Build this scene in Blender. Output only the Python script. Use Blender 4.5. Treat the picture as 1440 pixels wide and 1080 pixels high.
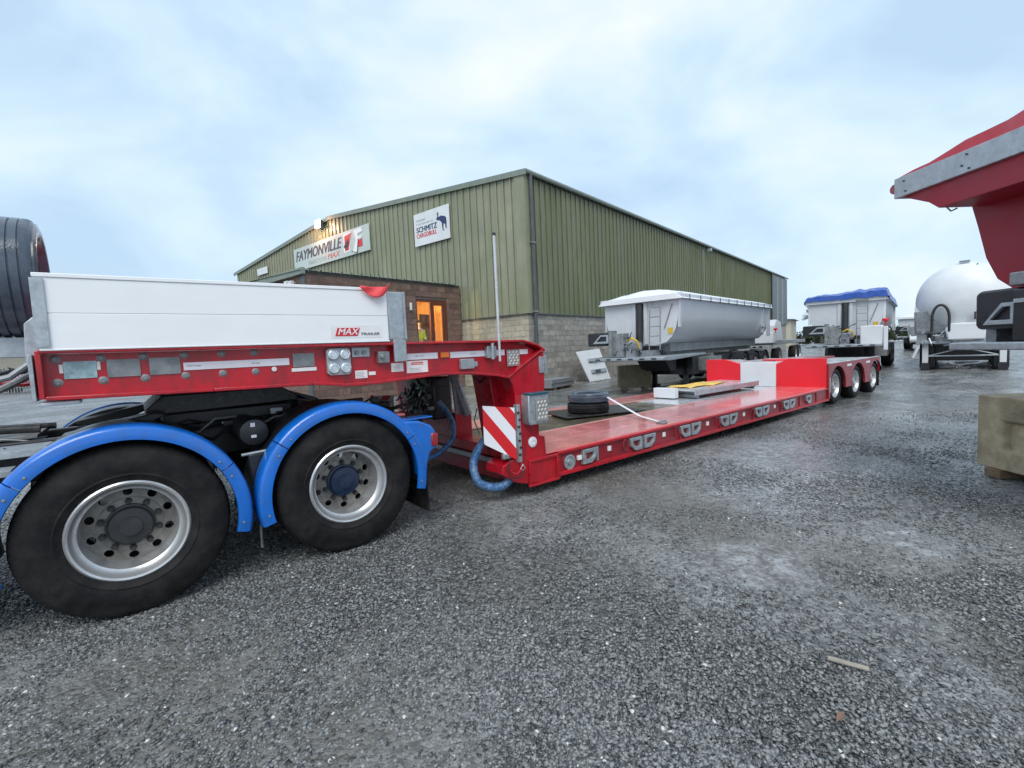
import bpy, bmesh, math, random
import numpy as np
from mathutils import Vector, Matrix
random.seed(7); rng = np.random.default_rng(7)
S = bpy.context.scene; C = S.collection
for o in list(bpy.data.objects): bpy.data.objects.remove(o)
pi = math.pi; sin, cos = math.sin, math.cos

# ------------------------------------------------------------ camera
PITCH, ROLL, AIM = .0722, .0464, .8990
CAM = Vector((0, -3.677, 1.526))
F = Vector((cos(AIM)*cos(PITCH), sin(AIM)*cos(PITCH), -sin(PITCH)))
R0 = Vector((sin(AIM), -cos(AIM), 0)); U0 = R0.cross(F)
Rr = cos(ROLL)*R0 - sin(ROLL)*U0; Ur = sin(ROLL)*R0 + cos(ROLL)*U0
cd = bpy.data.cameras.new('camera'); cam = bpy.data.objects.new('camera', cd); C.objects.link(cam)
cam.matrix_world = Matrix(((Rr.x, Ur.x, -F.x, CAM.x), (Rr.y, Ur.y, -F.y, CAM.y), (Rr.z, Ur.z, -F.z, CAM.z), (0, 0, 0, 1)))
cd.sensor_width = 36; cd.lens = 668.0/1440*36; cd.clip_start = .05; cd.clip_end = 3000
S.camera = cam
Fh = Vector((cos(AIM), sin(AIM))); Rh = Vector((sin(AIM), -cos(AIM)))

# ------------------------------------------------------------ world and light
SUN_EL, SUN_AZ = math.radians(50), math.radians(228)   # azimuth from +X
W = bpy.data.worlds.new('World'); S.world = W; W.use_nodes = True
nt = W.node_tree; nt.nodes.clear(); N = nt.nodes.new; L = nt.links.new
out = N('ShaderNodeOutputWorld'); mixs = N('ShaderNodeMixShader'); b1 = N('ShaderNodeBackground'); b2 = N('ShaderNodeBackground')
sky = N('ShaderNodeTexSky'); sky.sky_type = 'NISHITA'; sky.sun_disc = False; sky.sun_elevation = SUN_EL
sky.sun_rotation = pi/2 - SUN_AZ; sky.air_density = 1.0; sky.dust_density = 3.0
L(sky.outputs[0], b1.inputs[0]); b1.inputs[1].default_value = .10
tc = N('ShaderNodeTexCoord'); mp = N('ShaderNodeMapping'); mp.inputs['Scale'].default_value = (1, 1, 1.8); mp.inputs['Rotation'].default_value = (0, .25, .9)
L(tc.outputs['Generated'], mp.inputs[0])
n1 = N('ShaderNodeTexNoise'); n1.inputs['Scale'].default_value = 2.3; n1.inputs['Detail'].default_value = 6; n1.inputs['Roughness'].default_value = .5; n1.inputs['Distortion'].default_value = .25
L(mp.outputs[0], n1.inputs['Vector'])
cr = N('ShaderNodeValToRGB'); e = cr.color_ramp.elements
e[0].position = .36; e[0].color = (.43, .58, .74, 1)
e[1].position = .70; e[1].color = (.80, .83, .91, 1)
m_ = e.new(.50); m_.color = (.56, .71, .86, 1)
L(n1.outputs[0], cr.inputs[0])
L(cr.outputs[0], b2.inputs[0]); b2.inputs[1].default_value = 1.0
mixs.inputs[0].default_value = .88
L(b1.outputs[0], mixs.inputs[1]); L(b2.outputs[0], mixs.inputs[2]); L(mixs.outputs[0], out.inputs[0])
sd = bpy.data.lights.new('sun', 'SUN'); sd.energy = 1.5; sd.angle = math.radians(35); sd.color = (1, .97, .92)
sun = bpy.data.objects.new('sun', sd); C.objects.link(sun)
sun.rotation_euler = Vector((cos(SUN_EL)*cos(SUN_AZ), cos(SUN_EL)*sin(SUN_AZ), sin(SUN_EL))).to_track_quat('Z', 'Y').to_euler()
S.view_settings.view_transform = 'Standard'; S.view_settings.look = 'None'
S.view_settings.exposure = .45; S.view_settings.gamma = 1; S.view_settings.use_curve_mapping = False
S.render.engine = 'CYCLES'

# ------------------------------------------------------------ materials
MATS = {}
def M(name, col, rough=.5, metal=0, var=.12, vs=4., dirt=None, damt=.4, ds=2., bump=0, bs=60, coat=0, rand=0, emit=0, dstretch=(1, 1, 1), rvar=.15):
    if name in MATS: return MATS[name]
    m = bpy.data.materials.new(name); m.use_nodes = True; t = m.node_tree; N = t.nodes.new; L = t.links.new
    p = t.nodes['Principled BSDF']; tc = N('ShaderNodeTexCoord')
    n = N('ShaderNodeTexNoise'); n.inputs['Scale'].default_value = vs; n.inputs['Detail'].default_value = 6; n.inputs['Roughness'].default_value = .65
    vec = tc.outputs['Object']
    if rand:
        oi = N('ShaderNodeObjectInfo'); ad = N('ShaderNodeVectorMath'); ad.operation = 'ADD'
        mu = N('ShaderNodeVectorMath'); mu.operation = 'SCALE'; mu.inputs[0].default_value = (37, 51, 23)
        L(oi.outputs['Random'], mu.inputs['Scale']); L(vec, ad.inputs[0]); L(mu.outputs[0], ad.inputs[1]); vec = ad.outputs[0]
    L(vec, n.inputs['Vector'])
    mr = N('ShaderNodeMapRange'); mr.inputs[1].default_value = .3; mr.inputs[2].default_value = .7; mr.inputs[3].default_value = 1-var; mr.inputs[4].default_value = 1+var
    L(n.outputs[0], mr.inputs[0])
    sc = N('ShaderNodeVectorMath'); sc.operation = 'SCALE'; sc.inputs[0].default_value = col[:3]; L(mr.outputs[0], sc.inputs['Scale'])
    c = sc.outputs[0]
    if rand:
        m2 = N('ShaderNodeMapRange'); m2.inputs[3].default_value = 1-rand; m2.inputs[4].default_value = 1+rand; L(oi.outputs['Random'], m2.inputs[0])
        s2 = N('ShaderNodeVectorMath'); s2.operation = 'SCALE'; L(c, s2.inputs[0]); L(m2.outputs[0], s2.inputs['Scale']); c = s2.outputs[0]
    if dirt:
        mpn = N('ShaderNodeMapping'); mpn.inputs['Scale'].default_value = dstretch; L(vec, mpn.inputs[0])
        d = N('ShaderNodeTexNoise'); d.inputs['Scale'].default_value = ds; d.inputs['Detail'].default_value = 8; d.inputs['Roughness'].default_value = .7; L(mpn.outputs[0], d.inputs['Vector'])
        r2 = N('ShaderNodeMapRange'); r2.inputs[1].default_value = .42; r2.inputs[2].default_value = .72; r2.inputs[3].default_value = 0; r2.inputs[4].default_value = damt; L(d.outputs[0], r2.inputs[0])
        mx = N('ShaderNodeMix'); mx.data_type = 'RGBA'; L(r2.outputs[0], mx.inputs[0]); L(c, mx.inputs[6]); mx.inputs[7].default_value = (*dirt, 1); c = mx.outputs[2]
    L(c, p.inputs['Base Color'])
    if rvar:
        r3 = N('ShaderNodeMapRange'); r3.inputs[1].default_value = .3; r3.inputs[2].default_value = .7
        r3.inputs[3].default_value = max(.03, rough-rvar*.6); r3.inputs[4].default_value = min(1, rough+rvar); L(n.outputs[0], r3.inputs[0]); L(r3.outputs[0], p.inputs['Roughness'])
    else: p.inputs['Roughness'].default_value = rough
    p.inputs['Metallic'].default_value = metal; p.inputs['Coat Weight'].default_value = coat; p.inputs['Coat Roughness'].default_value = .12
    if bump:
        bn = N('ShaderNodeTexNoise'); bn.inputs['Scale'].default_value = bs; bn.inputs['Detail'].default_value = 4; L(vec, bn.inputs['Vector'])
        bp = N('ShaderNodeBump'); bp.inputs['Strength'].default_value = bump; bp.inputs['Distance'].default_value = .01; L(bn.outputs[0], bp.inputs['Height']); L(bp.outputs[0], p.inputs['Normal'])
    if emit:
        p.inputs['Emission Color'].default_value = (*col[:3], 1); p.inputs['Emission Strength'].default_value = emit
    MATS[name] = m; return m
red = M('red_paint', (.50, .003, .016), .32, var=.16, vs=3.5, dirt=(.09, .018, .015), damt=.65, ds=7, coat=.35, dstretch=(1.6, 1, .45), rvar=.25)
reddeck = M('red_deck_sky_sheen', (.88, .28, .27), .20, var=.16, vs=3, dirt=(.60, .12, .11), damt=.6, ds=2.2, bump=.12, bs=40, coat=1, dstretch=(.5, 3, 1))  # red deck lightened to pink: sky sheen on wet paint put into the colour
redlow = M('red_shaded', (.30, .006, .018), .35, dirt=(.08, .03, .03), damt=.6, ds=4, coat=.3)  # darker copy of the red paint: shade on sides and underframe in the colour
redb = M('red_bright', (.80, .015, .03), .4, var=.06, dirt=(.5, .02, .03), damt=.3)  # brighter red copy; on the bogie front plates it stands in for light
blue = M('blue_paint', (.002, .14, .58), .26, var=.10, dirt=(.04, .09, .15), damt=.4, ds=9, coat=.6)
bluehose = M('blue_hose', (.015, .09, .24), .32, var=.4, vs=14, dirt=(.3, .45, .6), damt=.6, ds=16, bump=1.0, bs=38)
white = M('white_aluminium', (.86, .87, .88), .35, var=.02, dirt=(.62, .64, .66), damt=.14, ds=1.4, dstretch=(.6, 1, 5), coat=.2)
whitep = M('white_paint', (.74, .76, .78), .35, var=.05, dirt=(.4, .41, .40), damt=.35, ds=2)
galv = M('galvanised_steel', (.46, .50, .53), .42, metal=.65, var=.22, vs=22, dirt=(.25, .26, .26), damt=.4, ds=6, bump=.08)
galvd = M('galvanised_dull', (.30, .32, .33), .5, metal=.5, var=.3, vs=14, dirt=(.10, .10, .09), damt=.6, ds=5)
wetgalv = M('wet_galvanised', (.62, .64, .66), .2, metal=.35, var=.15, vs=5, dirt=(.35, .33, .30), damt=.5, ds=3)
black = M('black_steel', (.012, .013, .016), .4, var=.3, dirt=(.05, .05, .05), damt=.5, ds=6, coat=.2)
plastic = M('black_plastic', (.018, .019, .024), .3, var=.2, dirt=(.06, .06, .06), damt=.3, bump=.05)
grease = M('greasy_black', (.02, .02, .022), .3, var=.4, vs=20, dirt=(.09, .08, .07), damt=.6, ds=15, bump=.3, bs=30)
rubber = M('tyre_rubber', (.007, .007, .008), .66, var=.4, vs=9, dirt=(.034, .030, .027), damt=.8, ds=7, bump=.15, bs=120)
rubber.node_tree.nodes['Principled BSDF'].inputs['Specular IOR Level'].default_value = .28
rubberw = M('wet_rubber_sky_sheen', (.07, .09, .12), .13, var=.3, vs=9, bump=.1, bs=90)  # pale blue base: sky reflection on the wet tread painted into the colour
rimm = M('rim_aluminium', (.62, .63, .64), .32, metal=.7, var=.1, dirt=(.25, .22, .19), damt=.5, ds=8)
discm = M('rim_disc_dirty', (.30, .28, .26), .5, metal=.4, var=.25, vs=10, dirt=(.09, .075, .06), damt=.7, ds=9)
nutm = M('nut_dark', (.05, .05, .05), .45, metal=.5, var=.3)
hubb = M('hub_blue', (.006, .020, .060), .35, var=.3, vs=12, dirt=(.05, .05, .05), damt=.5, ds=12)
hubk = M('hub_black', (.022, .024, .028), .4, var=.3, vs=12, dirt=(.07, .07, .07), damt=.5)
chrome = M('lamp_chrome', (.75, .77, .78), .18, metal=.9, var=.05)
label = M('label_white', (.84, .83, .83), .4, var=.05, dirt=(.45, .4, .4), damt=.3, ds=8)
reflect = M('reflective_tape', (.80, .78, .84), .35, var=.05, dirt=(.5, .48, .5), damt=.3, ds=6)
ice = M('plate_pale_blue', (.38, .55, .60), .3, var=.3, vs=16, dirt=(.12, .2, .24), damt=.7, ds=20)
ink = M('ink_dark', (.03, .03, .035), .5, var=0, rvar=0); inkr = M('ink_red', (.62, .02, .03), .45, var=0, rvar=0)
inkb = M('ink_navy', (.02, .04, .12), .5, var=0, rvar=0); inkg = M('ink_grey', (.28, .29, .30), .5, var=0, rvar=0)
inkw = M('ink_white', (.82, .82, .84), .5, var=0, rvar=0)
amber = M('amber_lens', (.75, .18, .02), .2, rvar=0); redlens = M('red_lens', (.30, .01, .015), .15, coat=1, rvar=0)
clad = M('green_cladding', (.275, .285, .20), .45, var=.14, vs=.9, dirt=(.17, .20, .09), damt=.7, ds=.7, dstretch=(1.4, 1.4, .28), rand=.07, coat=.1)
clads = M('green_cladding_shaded_side', (.155, .165, .10), .45, var=.16, vs=.9, dirt=(.085, .115, .03), damt=.85, ds=.7, dstretch=(1.4, 1.4, .28), rand=.07)  # darker copy of the gable green: the side wall's shade is in the colour
trimg = M('green_trim', (.22, .26, .22), .4, var=.1, dirt=(.12, .14, .10), damt=.5, ds=3)
pipem = M('grey_downpipe', (.07, .08, .085), .4, var=.2, dirt=(.13, .14, .12), damt=.4)
roofm = M('roof_sheet', (.25, .28, .26), .5, var=.15)
bcream = M('block_cream', (.43, .40, .31), .85, var=.18, vs=7, dirt=(.20, .18, .13), damt=.45, ds=5, bump=.5, bs=45, rand=.14)
bgrey = M('block_grey', (.35, .33, .295), .85, var=.22, vs=7, dirt=(.13, .12, .10), damt=.6, ds=4, bump=.5, bs=45, rand=.22)
bbrown = M('block_brown', (.18, .115, .09), .88, var=.25, vs=7, dirt=(.06, .045, .04), damt=.5, ds=4, bump=.5, bs=45, rand=.25)
mortar = M('mortar', (.24, .23, .20), .9, var=.15, bump=.3); mortarb = M('mortar_brown', (.12, .10, .085), .9, var=.2, bump=.3)
conc = M('concrete_mossy', (.20, .175, .115), .8, var=.25, vs=5, dirt=(.10, .095, .05), damt=.8, ds=2.6, bump=.6, bs=30, dstretch=(1, 1, .5))
concb = M('concrete_buff', (.46, .38, .25), .75, var=.25, vs=4, dirt=(.12, .095, .055), damt=.75, ds=3, bump=.5, bs=28)
slabm = M('slab_grey', (.22, .23, .24), .6, var=.15, dirt=(.1, .1, .1), damt=.4, bump=.3)
wood = M('weathered_wood', (.22, .15, .09), .8, var=.3, vs=10, dirt=(.08, .06, .04), damt=.6, ds=6, dstretch=(1, 6, 6), bump=.4)
floorm = M('worn_deck_plate', (.11, .09, .06), .22, var=.35, vs=4, dirt=(.05, .045, .035), damt=.8, ds=3, bump=.3, bs=20)
doorw = M('mahogany_frame', (.13, .035, .02), .45, var=.2, vs=8)
warm = M('warm_wall', (.75, .50, .20), .8, var=.05); darkroom = M('dark_panel', (.12, .05, .03), .6, var=.2)
lampglow = M('lamp_glow', (1, .72, .48), .5, emit=60, var=0, rvar=0); tubeglow = M('ceiling_lamp', (1, .72, .32), .5, emit=7, var=0, rvar=0)
tarpw = M('tarp_white', (.78, .80, .82), .45, var=.06, dirt=(.5, .52, .53), damt=.3, ds=2, bump=.5, bs=6)
tarpb = M('tarp_blue', (.015, .075, .38), .30, var=.2, vs=5, dirt=(.12, .20, .45), damt=.35, ds=4, bump=.5, bs=8)
tarpr = M('tarp_red', (.62, .05, .07), .4, var=.1, dirt=(.6, .25, .28), damt=.3, ds=3, bump=.4, bs=6)
tubw = M('tub_grey_white', (.60, .63, .66), .38, var=.04, vs=1.5, dirt=(.40, .41, .41), damt=.35, ds=1.2, rvar=.05)
tuba = M('tub_aluminium', (.58, .61, .65), .3, metal=.35, var=.03, vs=1.2, dirt=(.46, .47, .48), damt=.25, ds=.9, rvar=.04)
tubr = M('tub_red', (.33, .012, .03), .4, var=.08, dirt=(.2, .02, .03), damt=.4, ds=1.5)
skin = M('skin', (.62, .40, .30), .6, var=.05); hair = M('hair', (.03, .02, .015), .7); hivis = M('hi_vis', (.55, .72, .03), .6, var=.15, emit=0); trous = M('navy_trousers', (.02, .025, .05), .8)
yelm = M('yellow_sheet', (.80, .50, .08), .4, var=.25, vs=5); strapm = M('white_strap', (.75, .74, .74), .6, var=.05)
cream = M('cream_shed', (.50, .46, .36), .7, var=.05, rand=.03)
green_leaf = M('hedge_leaf', (.045, .06, .03), .8, var=.4, vs=3)
barkm = M('bark', (.07, .06, .05), .9, var=.3)
carr = M('car_red', (.5, .04, .05), .3, coat=.6); carw = M('car_white', (.7, .72, .74), .3, coat=.6); glassd = M('dark_glass', (.02, .025, .03), .08, var=0, rvar=0)
yellowl = M('yellow_label', (.65, .42, .04), .5, var=.1)
glass = bpy.data.materials.new('window_glass'); glass.use_nodes = True
g = glass.node_tree; g.nodes.clear(); o_ = g.nodes.new('ShaderNodeOutputMaterial'); mx = g.nodes.new('ShaderNodeMixShader'); tr = g.nodes.new('ShaderNodeBsdfTransparent'); gl = g.nodes.new('ShaderNodeBsdfGlossy')
gl.inputs['Roughness'].default_value = .02; mx.inputs[0].default_value = .12; g.links.new(tr.outputs[0], mx.inputs[1]); g.links.new(gl.outputs[0], mx.inputs[2]); g.links.new(mx.outputs[0], o_.inputs[0])
def stripe_mat(name, k, flip=1, rot=.62):
    m = bpy.data.materials.new(name); m.use_nodes = True; t = m.node_tree; N = t.nodes.new; L = t.links.new
    p = t.nodes['Principled BSDF']; tc = N('ShaderNodeTexCoord'); sp = N('ShaderNodeSeparateXYZ'); L(tc.outputs['Object'], sp.inputs[0])
    a = N('ShaderNodeMath'); a.operation = 'MULTIPLY_ADD'; a.inputs[1].default_value = flip*rot; L(sp.outputs['Z'], a.inputs[0]); L(sp.outputs['X'], a.inputs[2])
    b = N('ShaderNodeMath'); b.operation = 'MULTIPLY'; b.inputs[1].default_value = k; L(a.outputs[0], b.inputs[0])
    f = N('ShaderNodeMath'); f.operation = 'FRACT'; L(b.outputs[0], f.inputs[0]); gt = N('ShaderNodeMath'); gt.operation = 'GREATER_THAN'; gt.inputs[1].default_value = .5; L(f.outputs[0], gt.inputs[0])
    mx = N('ShaderNodeMix'); mx.data_type = 'RGBA'; L(gt.outputs[0], mx.inputs[0]); mx.inputs[6].default_value = (.80, .80, .84, 1); mx.inputs[7].default_value = (.62, .012, .02, 1)
    L(mx.outputs[2], p.inputs['Base Color']); p.inputs['Roughness'].default_value = .35; return m
stripes = stripe_mat('hazard_stripes', 4.6); stripes2 = stripe_mat('hazard_stripes_far', 4.6, -1)

# ------------------------------------------------------------ mesh builder
class MB:
    def __init__(s): s.v = []; s.f = []
    def add(s, vs, fs):
        n = len(s.v); s.v += [tuple(v) for v in vs]; s.f += [tuple(i+n for i in f) for f in fs]; return s
    def box(s, x0, x1, y0, y1, z0, z1, m=None):
        vs = [Vector((x, y, z)) for x in (x0, x1) for y in (y0, y1) for z in (z0, z1)]
        if m: vs = [m @ v for v in vs]
        return s.add(vs, [(0, 1, 3, 2), (4, 6, 7, 5), (0, 4, 5, 1), (2, 3, 7, 6), (0, 2, 6, 4), (1, 5, 7, 3)])
    def prism(s, pts, a0, a1, ax='y', m=None):
        n = len(pts)
        mk = {'y': lambda p, a: (p[0], a, p[1]), 'x': lambda p, a: (a, p[0], p[1]), 'z': lambda p, a: (p[0], p[1], a)}[ax]
        vs = [Vector(mk(p, a)) for a in (a0, a1) for p in pts]
        if m: vs = [m @ v for v in vs]
        return s.add(vs, [tuple(range(n)), tuple(range(2*n-1, n-1, -1))] + [(i, (i+1) % n, (i+1) % n+n, i+n) for i in range(n)])
    def band(s, path, t, y0, y1):                       # strip of thickness t following a path in x-z
        P = [Vector(p) for p in path]; up = []
        for i, p in enumerate(P):
            d = (P[min(i+1, len(P)-1)] - P[max(i-1, 0)]).normalized(); nrm = Vector((-d.y, d.x)); up.append(p + nrm*t)
        for i in range(len(P)-1):
            q = [P[i], P[i+1], up[i+1], up[i]]
            vs = [(a.x, y, a.y) for y in (y0, y1) for a in q]
            s.add(vs, [(0, 1, 2, 3), (7, 6, 5, 4), (0, 4, 5, 1), (1, 5, 6, 2), (2, 6, 7, 3), (3, 7, 4, 0)])
        return s
    def tube(s, path, r, n=8, rf=None):
        P = [Vector(p) for p in path]; rings = []; up = Vector((0, 0, 1)); base = len(s.v)
        for i, p in enumerate(P):
            d = (P[min(i+1, len(P)-1)] - P[max(i-1, 0)]).normalized()
            a = d.cross(up); 
            if a.length < .1: a = d.cross(Vector((1, 0, 0)))
            a.normalize(); b = a.cross(d); up = b
            rr = rf(i) if rf else r
            for k in range(n):
                t = 2*pi*k/n; s.v.append(tuple(p + (a*cos(t)+b*sin(t))*rr))
        for i in range(len(P)-1):
            for k in range(n):
                s.f.append((base+i*n+k, base+i*n+(k+1) % n, base+(i+1)*n+(k+1) % n, base+(i+1)*n+k))
        s.f.append(tuple(base+k for k in range(n))[::-1]); s.f.append(tuple(base+(len(P)-1)*n+k for k in range(n)))
        return s
    def cyl(s, p0, p1, r, n=16): return s.tube([p0, p1], r, n)
    def lathe(s, prof, c=(0, 0, 0), n=48, ax='y', lug=None, close=False):
        base = len(s.v)
        for i in range(n):
            t = 2*pi*i/n
            for j, (r, h) in enumerate(prof):
                if lug and j in lug and i % 2: r = r-.009
                a, b = r*cos(t), r*sin(t)
                q = {'y': (a, h, b), 'z': (a, b, h), 'x': (h, a, b)}[ax]
                s.v.append((c[0]+q[0], c[1]+q[1], c[2]+q[2]))
        m = len(prof)
        for i in range(n):
            i2 = (i+1) % n
            for j in range(m-1 + (1 if close else 0)):
                j2 = (j+1) % m
                s.f.append((base+i*m+j, base+i2*m+j, base+i2*m+j2, base+i*m+j2))
        return s
    def mesh(s, name, mat, smooth=False):
        me = bpy.data.meshes.new(name); me.from_pydata(s.v, [], s.f)
        bm = bmesh.new(); bm.from_mesh(me); bmesh.ops.recalc_face_normals(bm, faces=bm.faces); bm.to_mesh(me); bm.free()
        me.materials.append(mat)
        if smooth:
            me.polygons.foreach_set('use_smooth', [True]*len(me.polygons)); me.set_sharp_from_angle(angle=math.radians(38))
        me.update(); return me
    def build(s, name, mat, parent=None, smooth=False, bevel=0, loc=None):
        return link(name, s.mesh(name, mat, smooth or bevel > 0), parent, bevel, loc)
def link(name, me, parent=None, bevel=0, loc=None, mat4=None):
    o = bpy.data.objects.new(name, me); C.objects.link(o)
    if mat4 is not None: o.matrix_local = mat4
    elif loc is not None: o.location = loc
    if parent is not None: o.parent = parent
    if bevel:
        b = o.modifiers.new('bevel', 'BEVEL'); b.width = bevel; b.segments = 2; b.limit_method = 'ANGLE'; b.angle_limit = .6; b.harden_normals = False
    return o
def tag(o, lab=None, cat=None, group=None, kind=None):
    if lab: o['label'] = lab
    if cat: o['category'] = cat
    if group: o['group'] = group
    if kind: o['kind'] = kind
    return o
def thing(name, lab, cat, loc=(0, 0, 0), rz=0, group=None):
    o = bpy.data.objects.new(name, None); C.objects.link(o); o.location = loc; o.rotation_euler = (0, 0, rz); o.empty_display_size = .2
    return tag(o, lab, cat, group)
def part(name, parent, loc=(0, 0, 0), rz=0):
    o = bpy.data.objects.new(name, None); C.objects.link(o); o.location = loc; o.rotation_euler = (0, 0, rz); o.parent = parent; return o
def B(*a): return MB().box(*a)
FRONT = Matrix(((1, 0, 0), (0, 0, -1), (0, 1, 0)))           # lettering that reads along +X and faces -Y
WEST = Matrix(((0, 0, -1), (-1, 0, 0), (0, 1, 0)))           # reads along -Y and faces -X
def text(s, name, mat, parent, loc, h, width=None, rot=FRONT, shear=0, bold=0, depth=.002, tilt=0):
    c = bpy.data.curves.new(name, 'FONT'); c.body = s; c.size = 1; c.shear = shear; c.extrude = 0; c.resolution_u = 3
    t = bpy.data.objects.new(name, c); C.objects.link(t)
    bpy.context.view_layer.update()
    me = bpy.data.meshes.new_from_object(t.evaluated_get(bpy.context.evaluated_depsgraph_get())); bpy.data.objects.remove(t)
    n = len(me.vertices); co = np.empty(n*3); me.vertices.foreach_get('co', co); co = co.reshape(-1, 3)
    lo, hi = co.min(0), co.max(0); co -= lo; co[:, :2] /= (hi-lo)[:2]
    co[:, 1] *= h; co[:, 0] *= (width if width else h*(hi-lo)[0]/(hi-lo)[1])
    if tilt: co[:, 1] += co[:, 0]*tilt
    me.vertices.foreach_set('co', co.ravel())
    if bold:                                            # thicken the strokes
        bm = bmesh.new(); bm.from_mesh(me); g0 = list(bm.verts)+list(bm.edges)+list(bm.faces)
        for dx, dy in ((bold*h, 0), (bold*h*2, 0), (bold*h, bold*h*.6)):
            g = bmesh.ops.duplicate(bm, geom=g0)['geom']; bmesh.ops.translate(bm, verts=[v for v in g if isinstance(v, bmesh.types.BMVert)], vec=(dx, dy, .0004*(1+dx/h*9)))
        bm.to_mesh(me); bm.free()
    me.materials.clear(); me.materials.append(mat); me.update()
    return link(name, me, parent, mat4=Matrix.Translation(loc) @ rot.to_4x4())
def noisev(x, y, z, s=1.0):
    from mathutils import noise
    return noise.noise(Vector((x*s, y*s, z*s)))

# ------------------------------------------------------------ ground
def ground_mat():
    m = bpy.data.materials.new('wet_gravel'); m.use_nodes = True; t = m.node_tree; N = t.nodes.new; L = t.links.new
    p = t.nodes['Principled BSDF']; tc = N('ShaderNodeTexCoord'); vec = tc.outputs['Object']
    def noise(sc, det=6, ro=.6, dist=0, v=vec):
        n = N('ShaderNodeTexNoise'); n.inputs['Scale'].default_value = sc; n.inputs['Detail'].default_value = det; n.inputs['Roughness'].default_value = ro; n.inputs['Distortion'].default_value = dist; L(v, n.inputs['Vector']); return n.outputs[0]
    def mr(x, a, b, c, d):
        n = N('ShaderNodeMapRange'); [n.inputs[i].__setattr__('default_value', v) for i, v in zip((1, 2, 3, 4), (a, b, c, d))]; L(x, n.inputs[0]); return n.outputs[0]
    def mix(f, a, b):
        n = N('ShaderNodeMix'); n.data_type = 'RGBA'; L(f, n.inputs[0])
        for i, q in ((6, a), (7, b)):
            if isinstance(q, tuple): n.inputs[i].default_value = (*q, 1)
            else: L(q, n.inputs[i])
        return n.outputs[2]
    def math_(op, a, b):
        n = N('ShaderNodeMath'); n.operation = op
        for i, q in ((0, a), (1, b)):
            if isinstance(q, (int, float)): n.inputs[i].default_value = q
            else: L(q, n.inputs[i])
        return n.outputs[0]
    vo = N('ShaderNodeTexVoronoi'); vo.inputs['Scale'].default_value = 38; L(vec, vo.inputs['Vector'])
    vo2 = N('ShaderNodeTexVoronoi'); vo2.inputs['Scale'].default_value = 85; L(vec, vo2.inputs['Vector'])
    sp = N('ShaderNodeSeparateColor'); L(vo.outputs['Color'], sp.inputs[0])
    c = mix(mr(sp.outputs[0], .1, 1, 0, 1), (.050, .053, .053), (.245, .252, .248))
    c = mix(mr(sp.outputs[1], .955, .98, 0, .6), c, (.30, .30, .28))
    big = noise(.55, 7, .62, .6); mid = noise(2.4, 6, .6)
    # pale fines washed together in hollows
    def patch(cx, cy, r, sx=1., sy=1.):
        mp = N('ShaderNodeMapping'); mp.inputs['Location'].default_value = (-cx*sx, -cy*sy, 0); mp.inputs['Scale'].default_value = (sx, sy, 1); L(vec, mp.inputs[0])
        ln = N('ShaderNodeVectorMath'); ln.operation = 'LENGTH'; L(mp.outputs[0], ln.inputs[0])
        return mr(math_('ADD', ln.outputs['Value'], math_('MULTIPLY', math_('SUBTRACT', mid, .5), 1.2)), r*.35, r, 1, 0)
    pm = patch(3.25, -2.15, .55, 1, 1.2)
    for a in ((4.15, -2.7, .72, .9, 1.2), (5.3, -1.9, .9, .7, 1.3), (4.4, -1.2, .55, .8, 1.5), (7.0, .1-.9, 1.2, .6, 1.4), (9.5, -.8, 1.5, .5, 1.2), (2.55, -3.3, .35, 1, 1), (.35, -2.2, .35, .8, 1.4)): pm = math_('MAXIMUM', pm, patch(*a))
    fin = math_('MULTIPLY', pm, mr(noise(7, 8, .8), .40, .58, .1, 1))
    gen = mr(big, .46, .60, 0, .7)
    fines = math_('MAXIMUM', fin, math_('MULTIPLY', gen, mr(noise(6, 7, .7), .4, .6, .2, 1)))
    c = mix(math_('MULTIPLY', fines, .8), c, (.44, .455, .46))
    brown = mr(noise(.35, 4, .5), .48, .64, 0, .55); c = mix(brown, c, (.12, .105, .08))
    L(c, p.inputs['Base Color'])
    wet = mr(noise(.8, 6, .65, .8), .38, .62, 0, 1)
    r = mr(wet, 0, 1, .17, .50); r = math_('SUBTRACT', r, math_('MULTIPLY', fin, .10)); 
    mpf = N('ShaderNodeMapping'); mpf.inputs['Rotation'].default_value = (0, 0, -.25); mpf.inputs['Scale'].default_value = (.45, 1.5, 1); L(vec, mpf.inputs[0])
    fx = N('ShaderNodeSeparateXYZ'); L(vec, fx.inputs[0])
    film = math_('MULTIPLY', mr(noise(.9, 7, .65, .7, mpf.outputs[0]), .47, .56, 0, 1), mr(fx.outputs['X'], 3.0, 7.0, .3, 1))
    film = math_('MAXIMUM', film, math_('MULTIPLY', fin, .75))
    r = math_('SUBTRACT', r, math_('MULTIPLY', film, .30)); r = math_('MAXIMUM', r, .06); L(r, p.inputs['Roughness'])
    p.inputs['IOR'].default_value = 1.5
    h = math_('ADD', math_('MULTIPLY', vo.outputs['Distance'], -1.0), math_('MULTIPLY', vo2.outputs['Distance'], -.4)); h = math_('MULTIPLY', h, math_('SUBTRACT', 1.0, math_('MULTIPLY', fines, .8)))
    h = math_('ADD', h, math_('MULTIPLY', mid, 1.0)); h = math_('MULTIPLY', h, math_('SUBTRACT', 1.0, math_('MULTIPLY', film, .7)))
    bp = N('ShaderNodeBump'); bp.inputs['Strength'].default_value = .8; bp.inputs['Distance'].default_value = .014; L(h, bp.inputs['Height']); L(bp.outputs[0], p.inputs['Normal'])
    return m
gm = ground_mat()
def gz(x, y):                                             # gentle unevenness of the yard
    return .012*noisev(x, y, 3, .8) + .006*noisev(x, y, 9, 2.5) - .012
xs = np.concatenate([[-1500, -400, -120, -40], np.arange(-14, 36, .35), [45, 70, 130, 400, 1500]])
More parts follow.
